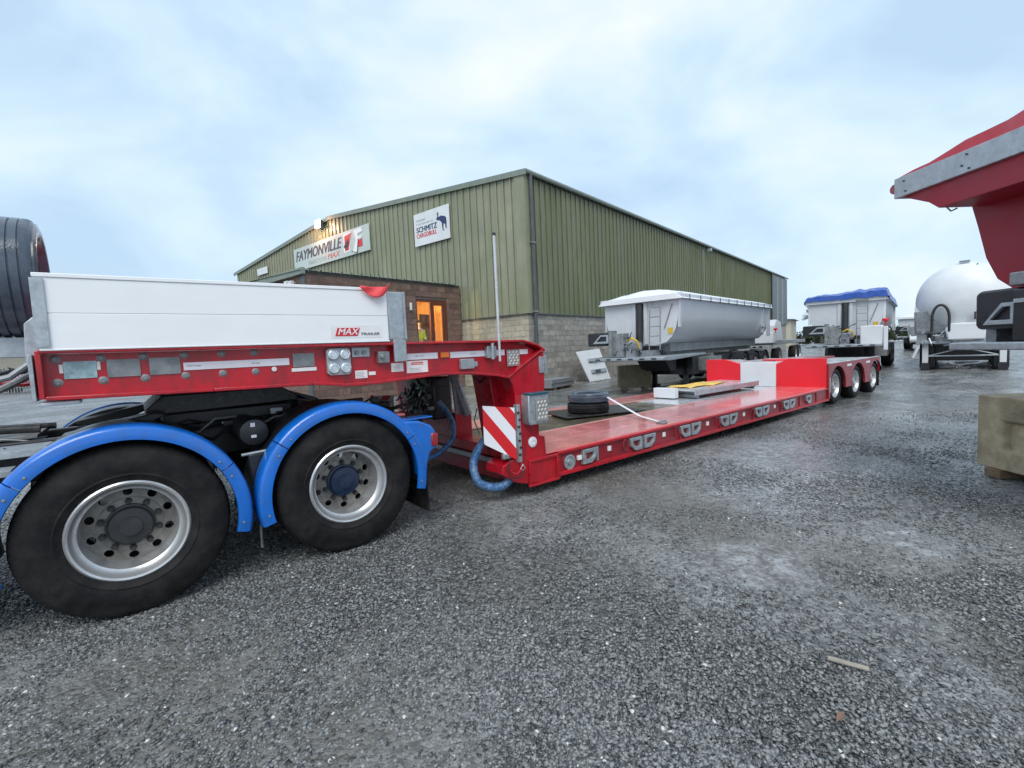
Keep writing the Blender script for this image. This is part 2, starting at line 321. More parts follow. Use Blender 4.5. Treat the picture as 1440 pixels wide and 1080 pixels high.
ys = np.concatenate([[-1500, -400, -100, -30], np.arange(-9, 18, .35), [25, 45, 80, 150, 500, 1500]])
vs = [(x, y, gz(x, y) if (-14 <= x < 36 and -9 <= y < 18) else -.012) for x in xs for y in ys]
ny = len(ys); fs = [(i*ny+j, (i+1)*ny+j, (i+1)*ny+j+1, i*ny+j+1) for i in range(len(xs)-1) for j in range(ny-1)]
tag(MB().add(vs, fs).build('ground', gm, smooth=True), kind='structure')
# loose stones lying in the gravel, denser near the camera
def stones(n, zmin, zmax, pw, smin, smax, pale):
    u = rng.random(n); Z = (zmin**(1-pw) + u*(zmax**(1-pw)-zmin**(1-pw)))**(1/(1-pw))
    lat = (rng.random(n)*2-1)*Z*1.2
    X = CAM.x + Z*Fh.x + lat*Rh.x; Y = CAM.y + Z*Fh.y + lat*Rh.y
    keep = ~((np.hypot(X-3.25, (Y+2.15)*1.3) < .45) | (np.hypot(X-4.15, (Y+2.7)*1.3) < .55)) | (rng.random(n) < .25)
    X, Y = X[keep], Y[keep]
    bl = np.array([noisev(a, b, 5, .9)+.5*noisev(a, b, 11, 2.7) for a, b in zip(X, Y)]); keep = rng.random(len(X)) < np.clip(.78+1.1*bl, .3, 1)
    X, Y, bl = X[keep], Y[keep], bl[keep]; n = len(X)
    s = smin + (smax-smin)*rng.random(n)**np.clip(1.8-2*bl, 1.1, 3)
    oc = np.array([(1, 0, 0), (0, 1, 0), (-1, 0, 0), (0, -1, 0), (0, 0, 1), (0, 0, -1.)])
    P = oc[None]*(1+.5*(rng.random((n, 6, 1))-.5)) + .45*(rng.random((n, 6, 3))-.5)
    P *= np.stack([s*(.8+.7*rng.random(n)), s*(.6+.4*rng.random(n)), s*(.30+.35*rng.random(n))], 1)[:, None]
    t = rng.random(n)*2*pi; tl = (rng.random(n)-.5)*.9
    x, y, z = P[..., 0], P[..., 1], P[..., 2]
    x, z = x*np.cos(tl)[:, None]-z*np.sin(tl)[:, None], x*np.sin(tl)[:, None]+z*np.cos(tl)[:, None]
    x, y = x*np.cos(t)[:, None]-y*np.sin(t)[:, None], x*np.sin(t)[:, None]+y*np.cos(t)[:, None]
    V = np.stack([x+X[:, None], y+Y[:, None], z+(s*.12)[:, None]-.010], -1).reshape(-1, 3)
    tri = np.array([(0, 1, 4), (1, 2, 4), (2, 3, 4), (3, 0, 4), (1, 0, 5), (2, 1, 5), (3, 2, 5), (0, 3, 5)])
    Fc = (tri[None]+6*np.arange(n)[:, None, None]).reshape(-1)
    me = bpy.data.meshes.new('gravel'); me.vertices.add(len(V)); me.vertices.foreach_set('co', V.ravel())
    nf = len(Fc)//3; me.loops.add(nf*3); me.loops.foreach_set('vertex_index', Fc); me.polygons.add(nf)
    me.polygons.foreach_set('loop_start', np.arange(0, nf*3, 3)); me.update(calc_edges=True)
    a = me.attributes.new('shade', 'FLOAT', 'POINT'); sh = rng.random(n)*.75; sh[rng.random(n) < pale] = 1.0
    a.data.foreach_set('value', np.repeat(sh, 6).astype(np.float32)); return me
sm = bpy.data.materials.new('stone'); sm.use_nodes = True; t = sm.node_tree; p = t.nodes['Principled BSDF']
at = t.nodes.new('ShaderNodeAttribute'); at.attribute_name = 'shade'; crs = t.nodes.new('ShaderNodeValToRGB'); el = crs.color_ramp.elements
el[0].color = (.032, .036, .039, 1); el[1].color = (.60, .59, .56, 1); q = el.new(.76); q.color = (.285, .293, .29, 1); q = el.new(.93); q.color = (.24, .24, .225, 1)
t.links.new(at.outputs['Fac'], crs.inputs[0]); t.links.new(crs.outputs[0], p.inputs['Base Color']); p.inputs['Roughness'].default_value = .30
me = stones(260000, 1.25, 9.0, 1.35, .004, .0155, .007); me.materials.append(sm)
tag(link('gravel', me), 'loose dark grey wet stone chippings covering the yard', 'gravel', kind='stuff')

# ------------------------------------------------------------ wheels
TYRE = {}
def tyre_mesh(R, w, rr, mat, lugs=True, key=''):
    k = ('t', R, w, rr, mat.name, key)
    if k in TYRE: return TYRE[k]
    sh = R-rr; h = w/2
    pr = [(rr-.01, -h+.03), (rr+.01, -h+.008), (rr+sh*.10, -h+.004), (rr+sh*.14, -h-.002), (rr+sh*.20, -h-.008), (rr+sh*.215, -h-.0115), (rr+sh*.235, -h-.0115), (rr+sh*.25, -h-.009), (rr+sh*.35, -h-.014), (rr+sh*.55, -h-.016), (rr+sh*.60, -h-.012), (rr+sh*.80, -h-.004), (R-.030, -h+.006), (R-.012, -h+.014), (R-.004, -h+.03)]
    gx = [-.55, -.2, .2, .55]
    tr_ = []
    for g_ in gx:
        c = g_*h; tr_ += [(R-.001, c-.006), (R-.012, c-.004), (R-.012, c+.004), (R-.001, c+.006)]
    pr2 = pr + tr_ + [(r, -y) for r, y in reversed(pr)]
    m = MB().lathe(pr2, n=150 if R > .45 else 80, lug=(13, 14, len(pr2)-14, len(pr2)-15) if lugs else None, close=True).mesh('tyre', mat, True)
    TYRE[k] = m; return m
def disc_mesh(r_in, r_out, y_in, y_out, nh, rh, mat, rc):
    """annulus with nh round hand holes centred on radius rc"""
    mb = MB(); n = 16
    for k in range(nh):
        a0, a1 = 2*pi*k/nh, 2*pi*(k+1)/nh; ac = (a0+a1)/2; outer = []; hole = []
        for i in range(n):                             # walk the sector boundary
            s_ = i/n*4
            if s_ < 1: q = (r_in, a0+(a1-a0)*s_)
            elif s_ < 2: q = (r_in+(r_out-r_in)*(s_-1), a1)
            elif s_ < 3: q = (r_out, a1+(a0-a1)*(s_-2))
            else: q = (r_out+(r_in-r_out)*(s_-3), a0)
            outer.append(q)
        yy = lambda r: y_in+(y_out-y_in)*(r-r_in)/(r_out-r_in)
        ov = [(r*cos(a), yy(r), r*sin(a)) for r, a in outer]
        cx, cz = rc*cos(ac), rc*sin(ac); hv = []
        for (r, a) in outer:
            d = Vector((r*cos(a)-cx, r*sin(a)-cz)).normalized(); hx, hz = cx+d.x*rh, cz+d.y*rh
            hv.append((hx, yy(math.hypot(hx, hz)), hz))
        dv = [(x, y+.012, z) for x, y, z in hv]
        mb.add(ov+hv+dv, [(i, (i+1) % n, n+(i+1) % n, n+i) for i in range(n)] + [(n+i, n+(i+1) % n, 2*n+(i+1) % n, 2*n+i) for i in range(n)])
    return mb.mesh('wheel_disc', mat, True)
WM = {}
def wheel(parent, loc, R, w, rr, hub, dish=.12, flip=False, full=True, tm=None, name='wheel', hubr=.118):
    """wheel > tyre, rim, wheel_disc, hub_cap, wheel_nut ; outer face towards -Y"""
    wp = part(name, parent, loc, pi if flip else 0)
    link('tyre', tyre_mesh(R, w, rr, tm or rubber), wp)
    h = w/2; k = (R, w, rr, dish, hub.name)
    if k not in WM:
        rim = MB().lathe([(rr+.012, -h+.018), (rr+.014, -h+.006), (rr+.004, -h-.002), (rr-.008, -h+.002), (rr-.016, -h+.018), (rr-.026, -h+.045), (rr-.045, -h+.06), (rr-.055, -h+dish), (rr-.055, h-.05), (rr-.02, h-.02), (rr+.01, h-.01)], n=64).mesh('rim', rimm, True)
        s_ = rr/.295
        ro = rr-.054; ri = .145*s_
        disc = disc_mesh(ri+.030*s_, ro, -h+dish-.012, -h+dish, 10, .0255*s_, discm, .208*s_)
        core = MB().lathe([(ri+.030*s_, -h+dish-.012), (ri+.018*s_, -h+dish-.020), (.05, -h+dish-.020)], n=48).mesh('wheel_face', discm, True)
        y0 = -h+dish-.02; hp = -h+dish*.58 if dish > .15 else -h+.035
        hc = MB().lathe([(hubr*s_*1.04, y0), (hubr*s_*1.04, y0-.03), (hubr*s_*.96, y0-.034), (hubr*s_*.95, hp+.015), (hubr*s_*.88, hp+.003), (hubr*s_*.5, hp-.004), (hubr*s_*.48, hp-.012), (.001, hp-.014)], n=32).mesh('hub_cap', hub, True)
        nut = MB().tube([(0, y0, 0), (0, y0-.032, 0)], 0.0195*s_, 6).tube([(0, y0-.032, 0), (0, y0-.045, 0)], .013*s_, 8).mesh('wheel_nut', nutm)
        WM[k] = (rim, disc, core, hc, nut, s_)
    rim, disc, core, hc, nut, s_ = WM[k]
    link('rim', rim, wp); link('wheel_disc', disc, wp); link('wheel_face', core, wp); link('hub_cap', hc, wp)
    if full:
        for i in range(10):
            t = 2*pi*(i+.5)/10; link('wheel_nut', nut, wp, loc=(.152*s_*cos(t), 0, .152*s_*sin(t)))
    return wp

# ============================================================ TRACTOR UNIT
TX = (-.087, 1.273)
tu = thing('tractor_unit', 'black tractor unit chassis with bright blue wheel arches coupled under the red gooseneck', 'truck', (0, 0, 0))
for i, x in enumerate(TX):
    wheel(tu, (x, .185, .526), .541, .30, .295, hubk if i == 0 else hubb, dish=.20, hubr=.125)
    link('inner_tyre', tyre_mesh(.541, .30, .295, rubber), tu, loc=(x, .52, .526))
    wheel(tu, (x, 2.315, .526), .541, .30, .295, hubk, dish=.20, flip=True, full=False)
    link('inner_tyre', tyre_mesh(.541, .30, .295, rubber), tu, loc=(x, 1.98, .526))
    MB().cyl((x, .4, .5), (x, 2.1, .5), .08).lathe([(.0, -.2), (.14, -.16), (.2, 0), (.14, .16), (0, .2)], (x, 1.25, .5), 20, 'y').build('axle', grease, tu, smooth=True)
def arch(cx, a0, a1, rs, mat, name, n=18, cz=.516, flip=False):
    mb = MB(); P = []
    for i in range(n+1):
        a = a0+(a1-a0)*i/n
        P.append([(cx+r*cos(a), (2.5-y if flip else y), cz+r*sin(a)) for r, y in rs])
    m = len(rs); vs = [q for p in P for q in p]
    fs = [(i*m+j, (i+1)*m+j, (i+1)*m+(j+1) % m, i*m+(j+1) % m) for i in range(n) for j in range(m)] + [tuple(range(m)), tuple(range(n*m+m-1, n*m-1, -1))]
    return mb.add(vs, fs).build(name, mat, tu, smooth=True)
sec = [(.572, .004), (.576, -.012), (.636, -.016), (.654, -.006), (.664, .014), (.668, .135), (.656, .135), (.652, .03), (.640, .006), (.600, .0), (.580, .004)]
secb = [(.640, .136), (.655, .136), (.655, .62), (.640, .62)]
d = math.radians
for cx in TX:
    arch(cx, d(-14), d(30), sec, blue, 'wheel_arch_panel'); arch(cx, d(30.6), d(140), sec, blue, 'wheel_arch_panel', 30); arch(cx, d(140.6), d(194), sec, blue, 'wheel_arch_panel')
    arch(cx, d(-10), d(190), secb, plastic, 'mudguard', 40)
    arch(cx, d(-14), d(194), sec, blue, 'wheel_arch_panel', 40, flip=True); arch(cx, d(-10), d(190), secb, plastic, 'mudguard', 40, flip=True)
ab = MB().lathe([(.012, 0), (.011, -.006), (.004, -.008), (.001, -.008)], n=12).mesh('arch_bolt', galvd, True)
for cx in TX:
    for a in (-8, 24, 36, 134, 147, 188): link('arch_bolt', ab, tu, loc=(cx+.605*cos(d(a)), -.014, .516+.605*sin(d(a)))).scale = (.7, .8, .7)
# chassis
for y in (.86, 1.58): B(-3.4, 2.02, y, y+.08, .78, 1.06).build('chassis_rail', black, tu, bevel=.01)
for x in (-2.8, -1.6, -.6, .6, 1.95): B(x-.04, x+.04, .945, 1.575, .82, 1.02).build('crossmember', black, tu)
# fifth wheel and mounting
fw = MB().prism([(.05, 1.20), (.16, 1.30), (1.0, 1.30), (1.12, 1.22), (1.12, 1.17), (.05, 1.15)], .80, 1.72).build('fifth_wheel', grease, tu, bevel=.01)
B(.15, 1.05, .74, 1.78, 1.065, 1.16).build('mounting_plate', black, tu, bevel=.01)
for x0, y0 in ((-.25, .5), (-.25, 1.7)): MB().prism([(x0-.15, 1.06), (x0-.15, 1.10), (x0+.35, 1.20), (x0+.42, 1.18), (x0+.1, 1.04)], y0, y0+.25).build('coupling_ramp', black, tu, bevel=.008)
MB().prism([(1.15, 1.06), (1.15, 1.16), (1.9, 1.0), (1.95, .94), (1.9, .92)], .9, 1.6).build('coupling_ramp', black, tu, bevel=.008)
# air tank with labels, hanging between the arches
tk = MB().lathe([(.0, .26), (.06, .263), (.095, .275), (.105, .30), (.105, .80), (0, .84)], (.67, 0, 1.0), 32).build('air_tank', plastic, tu, smooth=True)
B(.645, .675, .252, .258, 1.045, 1.075).build('tank_label', label, tu); B(.645, .68, .252, .258, .965, .985).build('tank_label', label, tu)
MB().prism([(.60, .86), (.74, .86), (.74, .80), (.69, .35), (.65, .35), (.60, .80)], .16, .2).build('arch_bracket', plastic, tu, bevel=.01)
MB().tube([(.56, .18, .86), (.78, .18, .87)], .012).build('bracket_bar', galv, tu)
MB().tube([(.67, .3, .40), (.665, .3, .25), (.66, .28, .12)], .010, 6).build('hanging_chain', galvd, tu)
# side box and step ahead of the wheels
B(-1.5, -.80, .12, .80, .30, .82).build('battery_box', M('box_blue_grey', (.06, .12, .17), .4, coat=.3), tu, bevel=.04)
MB().cyl((-1.6, 1.1, 1.18), (-.55, 1.1, 1.12), .03).cyl((-1.6, 1.45, 1.16), (-.5, 1.45, 1.10), .025).build('pipe_run', grease, tu, smooth=True)
B(-3.2, -.45, .50, .84, 1.0, 1.045).build('walkway_edge', galv, tu, bevel=.004)
B(-3.2, -.55, .955, 1.55, 1.065, 1.09).build('catwalk', galvd, tu, bevel=.004)
B(-3.2, -.60, .30, .47, .92, .96).build('side_rail', galv, tu, bevel=.004)
for k in range(16):                                     # hoses, valves and fittings on the chassis
    x = random.uniform(-.9, 1.9); y = random.uniform(.55, 1.0); z = random.uniform(.98, 1.08)
    pts = [(x+.12*i+random.uniform(-.03, .03), y+random.uniform(-.05, .05), z+random.uniform(-.05, .06)) for i in range(6)]
    MB().tube(pts, random.choice((.008, .012, .016)), 6).build('air_hose', random.choice((plastic, grease, galvd)), tu, smooth=True)
for k in range(16):
    x = random.uniform(-.75, 1.8); y = random.uniform(.6, .84); z = random.uniform(1.0, 1.12); a = random.uniform(.02, .05)
    B(x-a, x+a, y-a*.7, y+a*.7, z-a*.6, z+a*.5).build('valve_block', random.choice((plastic, galvd, galv, plastic)), tu, bevel=.005)
# rear lamp, tray, mudflap
MB().prism([(1.72, .97), (1.88, .955), (1.99, .905), (2.035, .85), (2.035, .70), (1.98, .67), (1.945, .58), (1.925, .45), (1.89, .45), (1.87, .72), (1.80, .86)], -.010, .16).build('lamp_housing', blue, tu, bevel=.02)
B(1.985, 2.05, -.022, .13, .715, .83).build('tail_light', redlens, tu, bevel=.012)
B(1.66, 2.02, .17, .60, .955, .98).build('rear_tray', plastic, tu, bevel=.008); B(1.74, 2.04, .04, .165, .96, .975).build('rear_tray_edge', blue, tu, bevel=.006)
B(1.72, 1.86, .20, .32, .98, 1.01).build('rear_reflector', M('pink_reflector', (.6, .15, .15), .3), tu, bevel=.01)
B(1.935, 1.95, .02, .60, .14, .62).build('mudflap', rubber, tu)

# ============================================================ LOW LOADER TRAILER
ll = thing('low_loader_trailer', 'long red extendable low loader trailer with raised gooseneck and flat bed', 'trailer', (0, 0, 0))
WD = 2.75
top = [(-.40, 1.625), (3.09, 1.60), (3.20, 1.575), (3.30, 1.545), (3.385, 1.49)]
bot = [(-.39, 1.36), (.41, 1.34), (1.04, 1.33), (1.16, 1.318), (1.28, 1.300), (1.45, 1.297), (1.62, 1.302), (2.13, 1.33), (2.45, 1.315), (2.75, 1.275), (2.90, 1.24)]
for s_, (ya, yb, fa, fb) in enumerate(((.085, .12, 0, .30), (WD-.12, WD-.085, WD-.30, WD))):
    MB().prism([(x, z+.01) for x, z in bot] + [(3.36, 1.49), (3.09, 1.60), (-.40, 1.62)], ya, yb).build('gooseneck_web', red, ll)
    MB().band(top, .022, fa, fb).build('top_flange', red, ll, bevel=.005)
    MB().band(bot, .024, fa, fb).build('bottom_flange', red, ll, bevel=.005)
    MB().band([(2.90, 1.24), (3.0, 1.30), (3.37, 1.505)], .024, fa+.002, fb-.002).build('diagonal_flange', red, ll, bevel=.005)
    B(-.415, -.39, fa+.004, fb, 1.37, 1.64).build('end_plate', red, ll, bevel=.004)
    yo, yi = (.015, .30) if s_ == 0 else (WD-.30, WD-.015)
    MB().prism([(2.905, 1.24), (3.0, 1.295), (3.38, 1.49), (3.375, 1.12), (3.275, .76), (3.270, .62), (3.345, .60), (3.36, .41), (3.36, .115), (3.10, .135), (2.93, .185), (2.76, .30), (2.78, .38), (2.93, .43), (2.965, .60), (2.975, .95), (2.965, 1.10), (2.945, 1.18)], yo, yi).build('gooseneck_leg', red, ll, bevel=.006)
    ci, cj = (.30, .62) if s_ == 0 else (WD-.62, WD-.30)
    MB().prism([(2.86, 1.30), (3.22, 1.36), (3.26, .42), (2.98, .42), (2.92, .9)], ci, cj).build('inner_leg', red, ll, bevel=.006)
    # outrigger pocket at the foot of the leg
    mb = MB().box(3.10, 3.52, yo-.02, yo+.02, .355, .385).box(3.10, 3.52, yo-.02, yo+.02, .10, .125).box(3.10, 3.125, yo-.02, yo+.02, .125, .355).box(3.495, 3.52, yo-.02, yo+.02, .125, .355).box(3.36, 3.56, yo, yi, .10, .385)
    mb.build('outrigger_frame', red, ll, bevel=.004)
B(-.38, 3.05, .30, WD-.30, 1.56, 1.60).build('gooseneck_floor', red, ll)
B(-.34, .9, .6, WD-.6, 1.36, 1.39).build('coupler_plate', black, ll)
MB().cyl((.6, 1.25, 1.36), (.6, 1.25, 1.22), .05).build('kingpin', grease, ll)
B(2.95, 3.2, .62, WD-.62, 1.30, 1.55).build('gooseneck_crossbeam', red, ll, bevel=.006)
B(-.43, -.25, .03, .20, 1.33, 1.352).build('nose_skid', whitep, ll, bevel=.008)
# side boards, posts and headboard
def sideboard(y0, y1, lab):
    bd = MB()
    for a, b in ((1.650, 1.8465), (1.8475, 2.045)): bd.box(-.385, 1.66, y0, y1, a, b)
    bd.box(-.39, 1.665, y0-.006, y1+.006, 2.045, 2.068).box(-.39, 1.665, y0-.004, y1+.004, 1.638, 1.650)
    bd.build('side_board', white, ll, bevel=.003)
    B(-.40, -.345, y0-.012, y0-.0045, 1.66, 2.04).build('board_end_channel', galv, ll)
    B(1.668, 1.81, y0+.005, y1+.02, 1.655, 2.045).build('corner_post', galv, ll, bevel=.005)
    B(1.80, 1.815, y0-.012, y0+.004, 1.655, 2.045).build('post_lip', galv, ll)
    B(1.70, 1.81, y0+.002, y0+.022, 1.47, 1.655).build('post_foot', galv, ll, bevel=.003)
sideboard(-.003, .027, ''); sideboard(WD-.03, WD, '')
text('MAX', 'lettering', inkw, ll, (1.245, -.0085, 1.700), .048, .165, shear=.3, bold=.03)
MB().prism([(1.225, 1.690), (1.40, 1.690), (1.420, 1.752), (1.245, 1.752)], -.0075, -.005).build('logo_panel', inkr, ll)
text('TRAILER', 'lettering', ink, ll, (1.425, -.0085, 1.696), .018, .15, shear=.25, bold=.03)
B(1.195, 1.60, -.0048, -.0034, 1.675, 1.772).build('logo_sticker', label, ll)
MB().prism([(-.44, 1.38), (-.40, 1.38), (-.395, 1.80), (-.42, 1.84), (-.46, 1.80), (-.47, 1.60)], .16, .19).build('spare_wheel_bracket', galv, ll, bevel=.004)
B(-.46, -.42, .19, 2.5, 1.55, 1.62).build('headboard_bar', galv, ll, bevel=.004)
B(-.445, -.425, .01, .15, 1.36, 1.62).build('front_marker', galv, ll, bevel=.003)
# bolts
bm_ = MB().lathe([(.0, -.010), (.014, -.010), (.016, -.004), (.026, -.002), (.030, 0)], n=20).mesh('web_plug', galvd, True)
for i, x in enumerate((-.34, -.14, .06, .27, .48, .68)):
    for z in (1.590, 1.455): link('web_plug', bm_, ll, loc=(x, .084, z)).scale = (.82, 1, .82)
def plate(name, x0, x1, z0, z1, mat, y=.083, t=.004): return B(x0, x1, y-t, y, z0, z1).build(name, mat, ll)
plate('number_plate', -.31, -.165, 1.475, 1.575, ice); plate('plate_tab', -.328, -.312, 1.51, 1.56, label); plate('plate_tab', -.163, -.147, 1.52, 1.57, label)
plate('metal_plate', -.118, .040, 1.472, 1.578, galvd, t=.007); plate('metal_plate', .085, .245, 1.472, 1.578, galvd, t=.007)
plate('reflective_strip', .262, .905, 1.490, 1.540, reflect); plate('metal_plate', .930, 1.082, 1.470, 1.570, galvd, t=.008); plate('label', .918, 1.095, 1.438, 1.464, label)
plate('label', 1.39, 1.49, 1.352, 1.415, label); plate('label', 1.502, 1.560, 1.372, 1.400, label); plate('label', 1.70, 1.81, 1.385, 1.458, label); plate('label', 1.84, 2.045, 1.365, 1.468, label)
plate('reflective_strip', 1.82, 2.15, 1.478, 1.532, reflect); plate('reflective_strip', 2.28, 2.91, 1.475, 1.530, reflect); plate('reflective_strip', 3.105, 3.215, 1.475, 1.525, reflect)
for (x, z, w_) in ((.28, 1.513, .08), (.66, 1.511, .05), (1.93, 1.503, .08), (2.5, 1.500, .06)): text('MAX Trailer', 'lettering', ink, ll, (x, .0775, z), .009, w_)
for (x0, z0, n, w_) in ((1.40, 1.362, 4, .075), (1.712, 1.396, 4, .08), (1.87, 1.378, 3, .12)):
    for k in range(n): B(x0, x0+w_*(.9-.15*(k % 2)), .0774, .0788, z0+k*.012, z0+k*.012+.003).build('printed_line', inkg, ll)
for z in (1.434, 1.446): B(1.88, 2.0, .0774, .0788, z, z+.006).build('printed_line', inkr, ll)
text('WARNING', 'lettering', inkr, ll, (1.885, .0774, 1.452), .009, .11)
# four-gauge panel
gp = MB().prism([(1.165, 1.41), (1.185, 1.39), (1.33, 1.39), (1.35, 1.41), (1.35, 1.585), (1.33, 1.60), (1.185, 1.60), (1.165, 1.585)], .045, .083).build('socket_panel', galv, ll, bevel=.004)
for x in (1.212, 1.303):
    for z in (1.443, 1.548):
        MB().lathe([(.040, 0), (.040, -.018), (.032, -.022), (.030, -.012), (.020, -.012), (.018, -.020), (.001, -.020)], (x, .045, z), 28).build('socket_cap', chrome, gp, smooth=True)
plate('valve_plate', 1.372, 1.515, 1.525, 1.598, galv, t=.012); MB().cyl((1.41, .071, 1.56), (1.41, .05, 1.56), .016).cyl((1.47, .071, 1.56), (1.47, .05, 1.56), .016).build('valve_knob', galvd, ll, smooth=True)
MB().box(1.575, 1.67, .03, .082, 1.465, 1.56).cyl((1.60, .03, 1.52), (1.60, .01, 1.52), .018).build('post_clamp', galvd, ll, bevel=.004)
MB().lathe([(.018, 0), (.016, -.004), (.001, -.005)], (.80, .078, 1.465), 16).build('round_label', label, ll)
plate('amber_marker', 2.175, 2.260, 1.485, 1.530, amber, t=.02)
MB().box(2.665, 2.775, .03, .083, 1.455, 1.570).cyl((2.72, .02, 1.44), (2.72, .02, 1.60), .018).build('pole_clamp', galv, ll, bevel=.004)
def checker(x0, x1, z0, z1, y, parent, nx=3, nz=5):
    cp = B(x0, x1, y-.012, y, z0, z1).build('led_cluster', M('led_base', (.35, .34, .33), .4, metal=.3), parent, bevel=.003)
    mb = MB(); w_, h_ = (x1-x0)/(nx+.6), (z1-z0)/(nz+.8)
    for i in range(nx):
        for j in range(nz):
            cx = x0+w_*(i+.8+(.25 if j % 2 else -.1)); cz = z0+h_*(j+.9)
            mb.add([(cx-w_*.36, y-.013, cz-h_*.3), (cx+w_*.1, y-.013, cz-h_*.42), (cx+w_*.38, y-.013, cz+h_*.25), (cx-w_*.05, y-.013, cz+h_*.42), (cx, y-.022, cz)], [(0, 1, 4), (1, 2, 4), (2, 3, 4), (3, 0, 4)])
    mb.build('led', M('led_lens', (.55, .55, .53), .35), cp)
checker(2.93, 3.09, 1.36, 1.525, .075, ll)
MB().box(2.37, 2.52, .045, .083, 1.365, 1.46).box(2.52, 2.565, .055, .083, 1.38, 1.43).build('connector_box', galv, ll, bevel=.005)
B(3.30, 3.372, .0, .014, 1.27, 1.44).build('corner_plate', galv, ll, bevel=.003); B(3.378, 3.40, .0, .10, 1.27, 1.45).build('corner_plate', galv, ll, bevel=.003)
# lamp box on the leg
lb = MB().prism([(3.04, .80), (3.06, .76), (3.30, .76), (3.31, 1.05), (3.30, 1.075), (3.06, 1.075), (3.045, 1.05)], -.10, .02).build('lamp_box', galv, ll, bevel=.01)
B(3.05, 3.31, -.115, .0, 1.06, 1.085).build('lamp_box_hood', M('lamp_hood', (.02, .10, .14), .3), ll, bevel=.006)
checker(3.13, 3.29, .79, 1.02, -.102, ll, 3, 5)
MB().lathe([(.055, 0), (.055, -.012), (.048, -.016), (.02, -.018), (.018, -.012), (.001, -.012)], (3.165, .012, .565), 28).build('round_reflector', reflect, ll, smooth=True)
# extending front marker board, hinged on a galvanised bracket
bx = MB(); c0, c1 = Vector((2.665, .16)), Vector((2.925, -.02))
bx.add([(c0.x, c0.y, .985), (c1.x, c1.y, .950), (c1.x, c1.y, .425), (c0.x, c0.y, .600)] + [(c0.x+.006, c0.y+.012, .985), (c1.x+.006, c1.y+.012, .950), (c1.x+.006, c1.y+.012, .425), (c0.x+.006, c0.y+.012, .600)], [(0, 1, 2, 3), (7, 6, 5, 4), (0, 4, 5, 1), (1, 5, 6, 2), (2, 6, 7, 3), (3, 7, 4, 0)])
bx.build('marker_board', stripes, ll)
MB().box(2.935, 2.975, -.05, .015, .40, .98).box(2.80, 2.96, .03, .07, .44, .49).build('board_hinge', galv, ll, bevel=.005)
for k in range(7): B(2.932+.012*(k % 2), 2.955+.012*(k % 2), -.062, -.048, .47+k*.07, .49+k*.07).build('hinge_bolt', plastic, ll)
mb = MB().add([(2.52, 2.62, .99), (2.80, 2.50, .97), (2.80, 2.50, .62), (2.52, 2.62, .62), (2.52, 2.64, .99), (2.80, 2.52, .97), (2.80, 2.52, .62), (2.52, 2.64, .62)], [(0, 1, 2, 3), (7, 6, 5, 4), (0, 4, 5, 1), (1, 5, 6, 2), (2, 6, 7, 3), (3, 7, 4, 0)])
mb.build('marker_board', stripes2, ll)
# hydraulic pack between the legs
hy = B(2.78, 3.05, 1.35, 2.05, .72, 1.24).build('hydraulic_pack', grease, ll, bevel=.03)
for k in range(26):
    x = 2.74+random.uniform(-.04, .03); y0 = random.uniform(1.3, 2.0); z0 = random.uniform(.75, 1.25)
    pts = [(x+random.uniform(-.03, .03), y0+.07*i*random.choice((1, .6)), z0-.05*i+random.uniform(-.06, .06)) for i in range(6)]
    MB().tube(pts, random.choice((.008, .011, .015)), 6).build('hydraulic_hose', random.choice((plastic, galvd, grease, plastic)), hy, smooth=True)
for k in range(14):
    y0 = random.uniform(1.35, 2.0); z0 = random.uniform(.8, 1.2); a = random.uniform(.02, .045)
    B(2.72, 2.79, y0-a, y0+a, z0-a, z0+a*.8).build('valve', random.choice((galvd, plastic, galvd, galv)), hy, bevel=.005)
MB().tube([(2.70, 1.62, 1.20), (2.69, 1.50, 1.13), (2.69, 1.56, 1.11)], .018, 6).build('green_coupling', M('pale_green', (.45, .8, .65), .4), hy)
MB().cyl((2.92, 1.12, 1.30), (3.02, .98, .78), .055, 20).build('ram_barrel', galvd, ll, smooth=True)
MB().prism([(-.05, 0), (.05, 0), (.05, .5), (-.05, .5)], -.02, .02, m=Matrix.Translation((2.93, 1.02, .80)) @ Matrix.Rotation(-.12, 4, 'X')).build('ram_cover', galvd, ll, bevel=.01)
B(2.98, 3.22, 1.2, 2.1, .40, .80).build('gooseneck_foot', red, ll, bevel=.01)
B(2.96, 3.22, .35, 2.75, .385, .50).build('bed_front_beam', red, ll, bevel=.01); B(2.93, 2.96, .30, 2.7, .32, .37).build('bed_front_rail', galv, ll, bevel=.004); B(2.98, 3.5, .35, 2.75, .14, .37).build('bed_nose', redlow, ll, bevel=.01)
# loaded bed
for s_, (y0, y1, yw0, yw1) in enumerate(((0, .16, .035, .05), (WD-.16, WD, WD-.05, WD-.035))):
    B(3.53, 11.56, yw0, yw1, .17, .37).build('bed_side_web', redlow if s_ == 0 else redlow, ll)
    B(3.53, 11.56, y0, y1, .370, .398).build('bed_top_rail', red, ll, bevel=.003)
    B(3.53, 11.60, y0, y1, .128, .170).build('bed_bottom_rail', red, ll, bevel=.003)
B(3.53, 11.5, .16, WD-.16, .20, .25).build('bed_underframe', black, ll)
xc = [3.30, 5.4, 7.5, 9.5, 11.50]
for i in range(4):
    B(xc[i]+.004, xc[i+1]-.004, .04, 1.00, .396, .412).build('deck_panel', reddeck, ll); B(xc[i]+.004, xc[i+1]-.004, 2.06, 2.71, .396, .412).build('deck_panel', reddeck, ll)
xm = [3.20, 4.3, 5.4, 6.5, 7.6]
for i in range(4): B(xm[i]+.004, xm[i+1]-.004, 1.03, 2.03, .372, .392).build('centre_plate', floorm, ll)
xm = [7.6, 8.6, 9.6, 10.6, 11.49]
